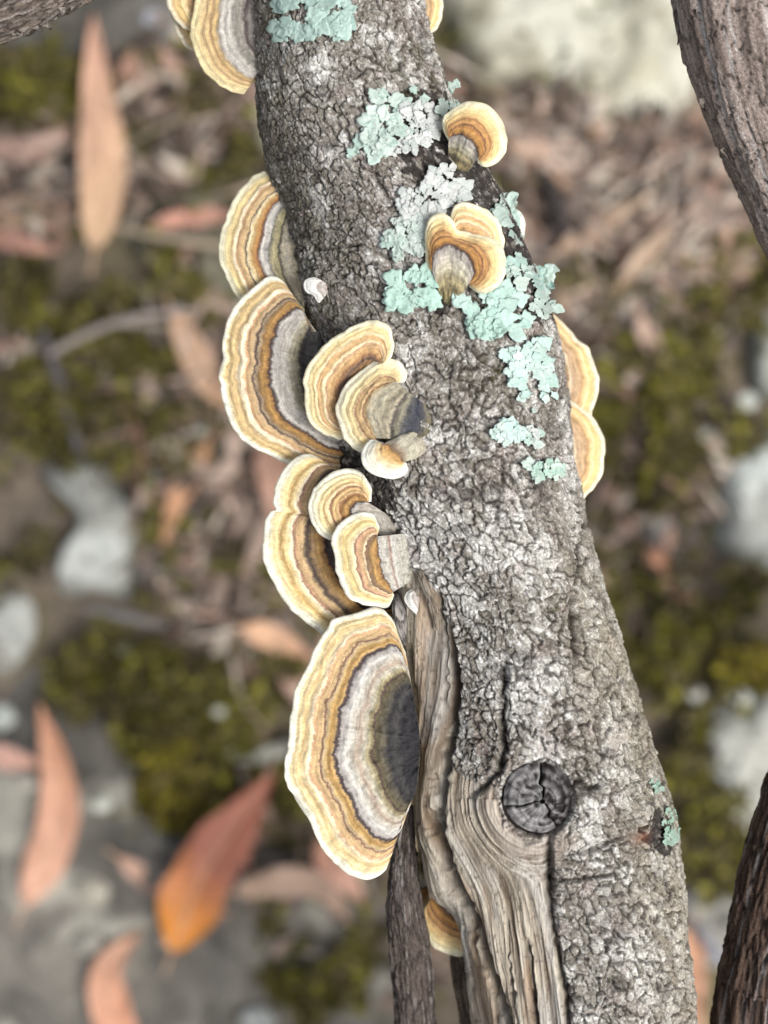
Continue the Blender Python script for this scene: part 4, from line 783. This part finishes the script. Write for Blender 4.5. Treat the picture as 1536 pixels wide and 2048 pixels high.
cap('tiny pinkish bud at the start of the bare wood', [(832,1186),(840,1196),(838,1210)],
    [(826,1180),(816,1186),(813,1198),(820,1210),(834,1226)], [-5, -4.6, -5], [-4, -4, -4.4], R_W, dome=.6, th0=1.2, th1=.6)

# ------------------------------------------------------------------ mint lichen: thin lobes clinging to the bark
LG = np.array((1.06, 1.04, 1.03))
def lichen(label, poly, size=11.0, dens=1.0, c1=(190,214,206), c2=(206,218,214), seed=0, lift=1.0, hole=-.34):
    r0 = np.random.default_rng(900 + seed); poly = np.array(poly, float)
    x0, y0 = poly.min(0); x1, y1 = poly.max(0); pts = []
    tries = 0
    while tries < 900:
        tries += 1; p = r0.uniform((x0, y0), (x1, y1))
        if not in_poly(p[:1], p[1:], poly)[0]: continue
        if all(np.hypot(*(p - q)) > size * 1.02 / dens for q in pts): pts.append(p)
    if not pts: pts = [poly.mean(0)]
    sz_ = 1.12; pts = [q for q in pts if vn(np.array(q[0] / 19), np.array(q[1] / 19), seed + 3) > hole or len(pts) < 6] or pts[:3]
    cen = poly.mean(0); zc_ = float(surf_z(*cen))
    t = thing('lichen', label, 'lichen', P(cen[0], cen[1], zc_), 'mint lichen patches on the bark')
    for k, p in enumerate(pts):
        dd, _, _ = dist_poly(p[:1], p[1:], np.vstack([poly, poly[:1]]))
        rim = dd[0] < size * 1.1
        R_ = size * r0.uniform(.55, 1.45) * sz_; na, nrr = 52, 5; el = r0.uniform(1.0, 1.7)
        ang = np.linspace(0, 2 * np.pi, na, endpoint=False); out = math.atan2(p[1] - cen[1], p[0] - cen[0]) + r0.normal() * .5
        nl = r0.integers(3, 6); ph = r0.uniform(0, 6.28)
        rad = R_ * (1 + .30 * np.cos(ang - out) + .17 * np.cos(nl * ang + ph) + .10 * np.cos((nl + 4) * ang + ph * 2) + .05 * np.cos(11 * ang + ph * 3))
        rad = rad * el ** (.5 * np.cos(2 * (ang - out)))
        rho = np.linspace(0, 1, nrr + 1)[1:, None]; rho = np.vstack([[[0.02]], rho])
        lx = p[0] + rad * rho * np.cos(ang); ly = p[1] + rad * rho * np.sin(ang)
        zs = surf_z(lx, ly)
        hgt = (0.5 + 0.6 * r0.random() + 0.9 * r0.random() * rho ** 2 * (0.5 + .5 * np.cos(ang - out)) * lift + .30 * fbm(lx / 8, ly / 8, 2, seed * 7 + k) - .22 * rho ** 8) * 1e-3
        x, y, z = P(lx, ly, zs + hgt)
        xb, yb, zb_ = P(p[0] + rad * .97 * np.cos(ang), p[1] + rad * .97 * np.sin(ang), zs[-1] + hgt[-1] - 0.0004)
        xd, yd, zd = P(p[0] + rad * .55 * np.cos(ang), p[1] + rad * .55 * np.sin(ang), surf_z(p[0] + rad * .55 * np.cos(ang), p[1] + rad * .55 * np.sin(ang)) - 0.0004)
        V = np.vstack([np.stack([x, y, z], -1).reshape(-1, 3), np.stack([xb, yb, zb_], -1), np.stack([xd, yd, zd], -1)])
        F = grid_faces(len(rho) + 2, na, True)
        mix = np.clip(r0.random() + .5 * fbm(lx / 7, ly / 7, 2, seed + k), 0, 1)[..., None]
        cl_ = LG * (A(*c1) * (1 - mix) + A(*c2) * mix) * (0.78 + .20 * r0.random())
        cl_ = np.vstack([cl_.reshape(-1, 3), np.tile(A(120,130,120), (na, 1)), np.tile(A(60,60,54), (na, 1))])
        mk('lobe', V, F[:, ::-1], M_lichen, t, col=cl_)
MINT, MIN2 = (178,203,194), (198,214,206); WHT, WH2 = (192,202,199), (212,215,213)
lichen('mint lichen cluster on the bark beside the large pale grey centred bracket', [(545,20),(575,0),(640,-20),(690,0),(700,40),(680,70),(655,60),(625,62),(600,70),(575,72),(545,65)], 12, 1.0, (166,194,186), (186,210,202), 1)
lichen('pale mint lichen left of the upturned tan bracket', [(745,185),(770,182),(800,200),(805,250),(780,290),(770,318),(735,308),(728,275),(740,230)], 11, 1.1, MINT, MIN2, 2)
lichen('frayed whitish lichen reaching toward the upturned tan bracket', [(800,215),(840,205),(880,230),(880,262),(840,290),(810,310),(785,300),(800,260)], 7.5, 1.0, WHT, WH2, 3)
lichen('mint lichen flaps at the bark edge above the upturned tan bracket', [(885,190),(912,164),(920,178),(905,200),(925,205),(915,218),(885,215)], 9, 1.0, MINT, MIN2, 4, 2)
lichen('tiny mint lichen speck on bark near the pale mint lichen', [(702,298),(712,294),(715,304),(704,308)], 5, 1, MINT, MIN2, 5)
lichen('small mint lichen scraps between white lichen and mint flaps', [(828,180),(845,185),(850,205),(835,205)], 6, 1, MINT, MIN2, 6)
lichen('broad chalky white lichen between the two stalked brackets', [(865,345),(905,335),(930,360),(925,395),(890,415),(860,450),(830,435),(805,415),(810,385),(850,378)], 9.5, 1.15, WHT, WH2, 7)
lichen('white ragged lichen left of the folded orange bracket', [(785,440),(830,430),(860,450),(850,500),(825,505),(800,480),(780,470)], 7.5, 1.05, WHT, MIN2, 8)
lichen('small mint lichen rosette at the ragged white lichen', [(762,482),(785,470),(805,490),(795,512),(775,505)], 8, 1.1, MINT, MIN2, 9)
lichen('rounded mint lichen flap below the folded orange bracket on its plain bark side', [(780,560),(815,550),(850,548),(872,575),(862,605),(830,600),(815,614),(785,600)], 12, 1.1, (176,210,198), (190,220,208), 10)
lichen('large mint lichen sheet right under the folded orange bracket', [(918,600),(945,575),(985,585),(1010,570),(1040,590),(1055,640),(1040,668),(1005,650),(965,660),(940,640)], 12, 1.15, (176,210,200), (194,220,212), 11)
lichen('drooping mint lichen lobe at the bottom of the large lichen sheet', [(942,640),(985,645),(1000,660),(978,672),(950,658)], 9, 1.1, (168,204,192), (186,214,204), 12, 2)
lichen('mint lichen flaps curling off the right bark edge', [(1005,505),(1035,520),(1065,535),(1105,535),(1100,575),(1060,570),(1030,555),(1005,540)], 10, 1.05, (172,208,200), MIN2, 13, 2.2)
lichen('small bright mint lichen at the bark edge right of the folded bracket', [(992,415),(1010,400),(1030,408),(1028,440),(1000,445)], 9, 1.1, MINT, MIN2, 14, 1.6)
lichen('thin lichen line along the black bark edge', [(1005,460),(1030,470),(1055,505),(1040,515),(1010,490)], 6.5, .9, MINT, WHT, 15)
lichen('mint lichen scraps on the bark edge below the large lichen sheet', [(1078,595),(1105,600),(1108,625),(1085,630),(1062,610)], 8, .9, MINT, MIN2, 16, 1.6)
lichen('two armed mint lichen on bark beside the golden right brackets', [(1005,705),(1040,690),(1060,665),(1090,680),(1095,720),(1108,790),(1085,798),(1075,750),(1050,740),(1062,792),(1040,795),(1025,745)], 9, 1.15, (186,216,208), (204,224,218), 17)
lichen('star shaped mint lichen patch on bark below the two armed lichen', [(990,865),(1005,845),(1035,850),(1040,872),(1015,885)], 8, 1.1, (184,214,208), (206,222,216), 18)
lichen('vertical mint lichen fleck string below the two armed lichen', [(1058,830),(1072,820),(1080,850),(1075,890),(1060,885)], 6.5, .95, MINT, WH2, 19)
lichen('angled mint lichen crumb on bark near the lower golden bracket', [(1048,930),(1062,925),(1085,950),(1075,960)], 7, 1, (172,204,190), MIN2, 20)
lichen('leafy mint lichen crumb closest to the lower golden bracket', [(1085,930),(1105,920),(1125,940),(1120,955),(1100,948)], 7, 1, (172,204,190), MIN2, 21)
lichen('mint lichen tuft at the black scar on the lower right bark edge', [(1328,1625),(1342,1620),(1352,1650),(1348,1690),(1335,1670)], 8, 1, (160,196,176), (186,212,198), 22, 2)
lichen('tiny mint lichen sprig just above the black scar', [(1308,1562),(1322,1572),(1326,1588),(1314,1582)], 6, 1, (150,190,172), (176,206,190), 23, 2)
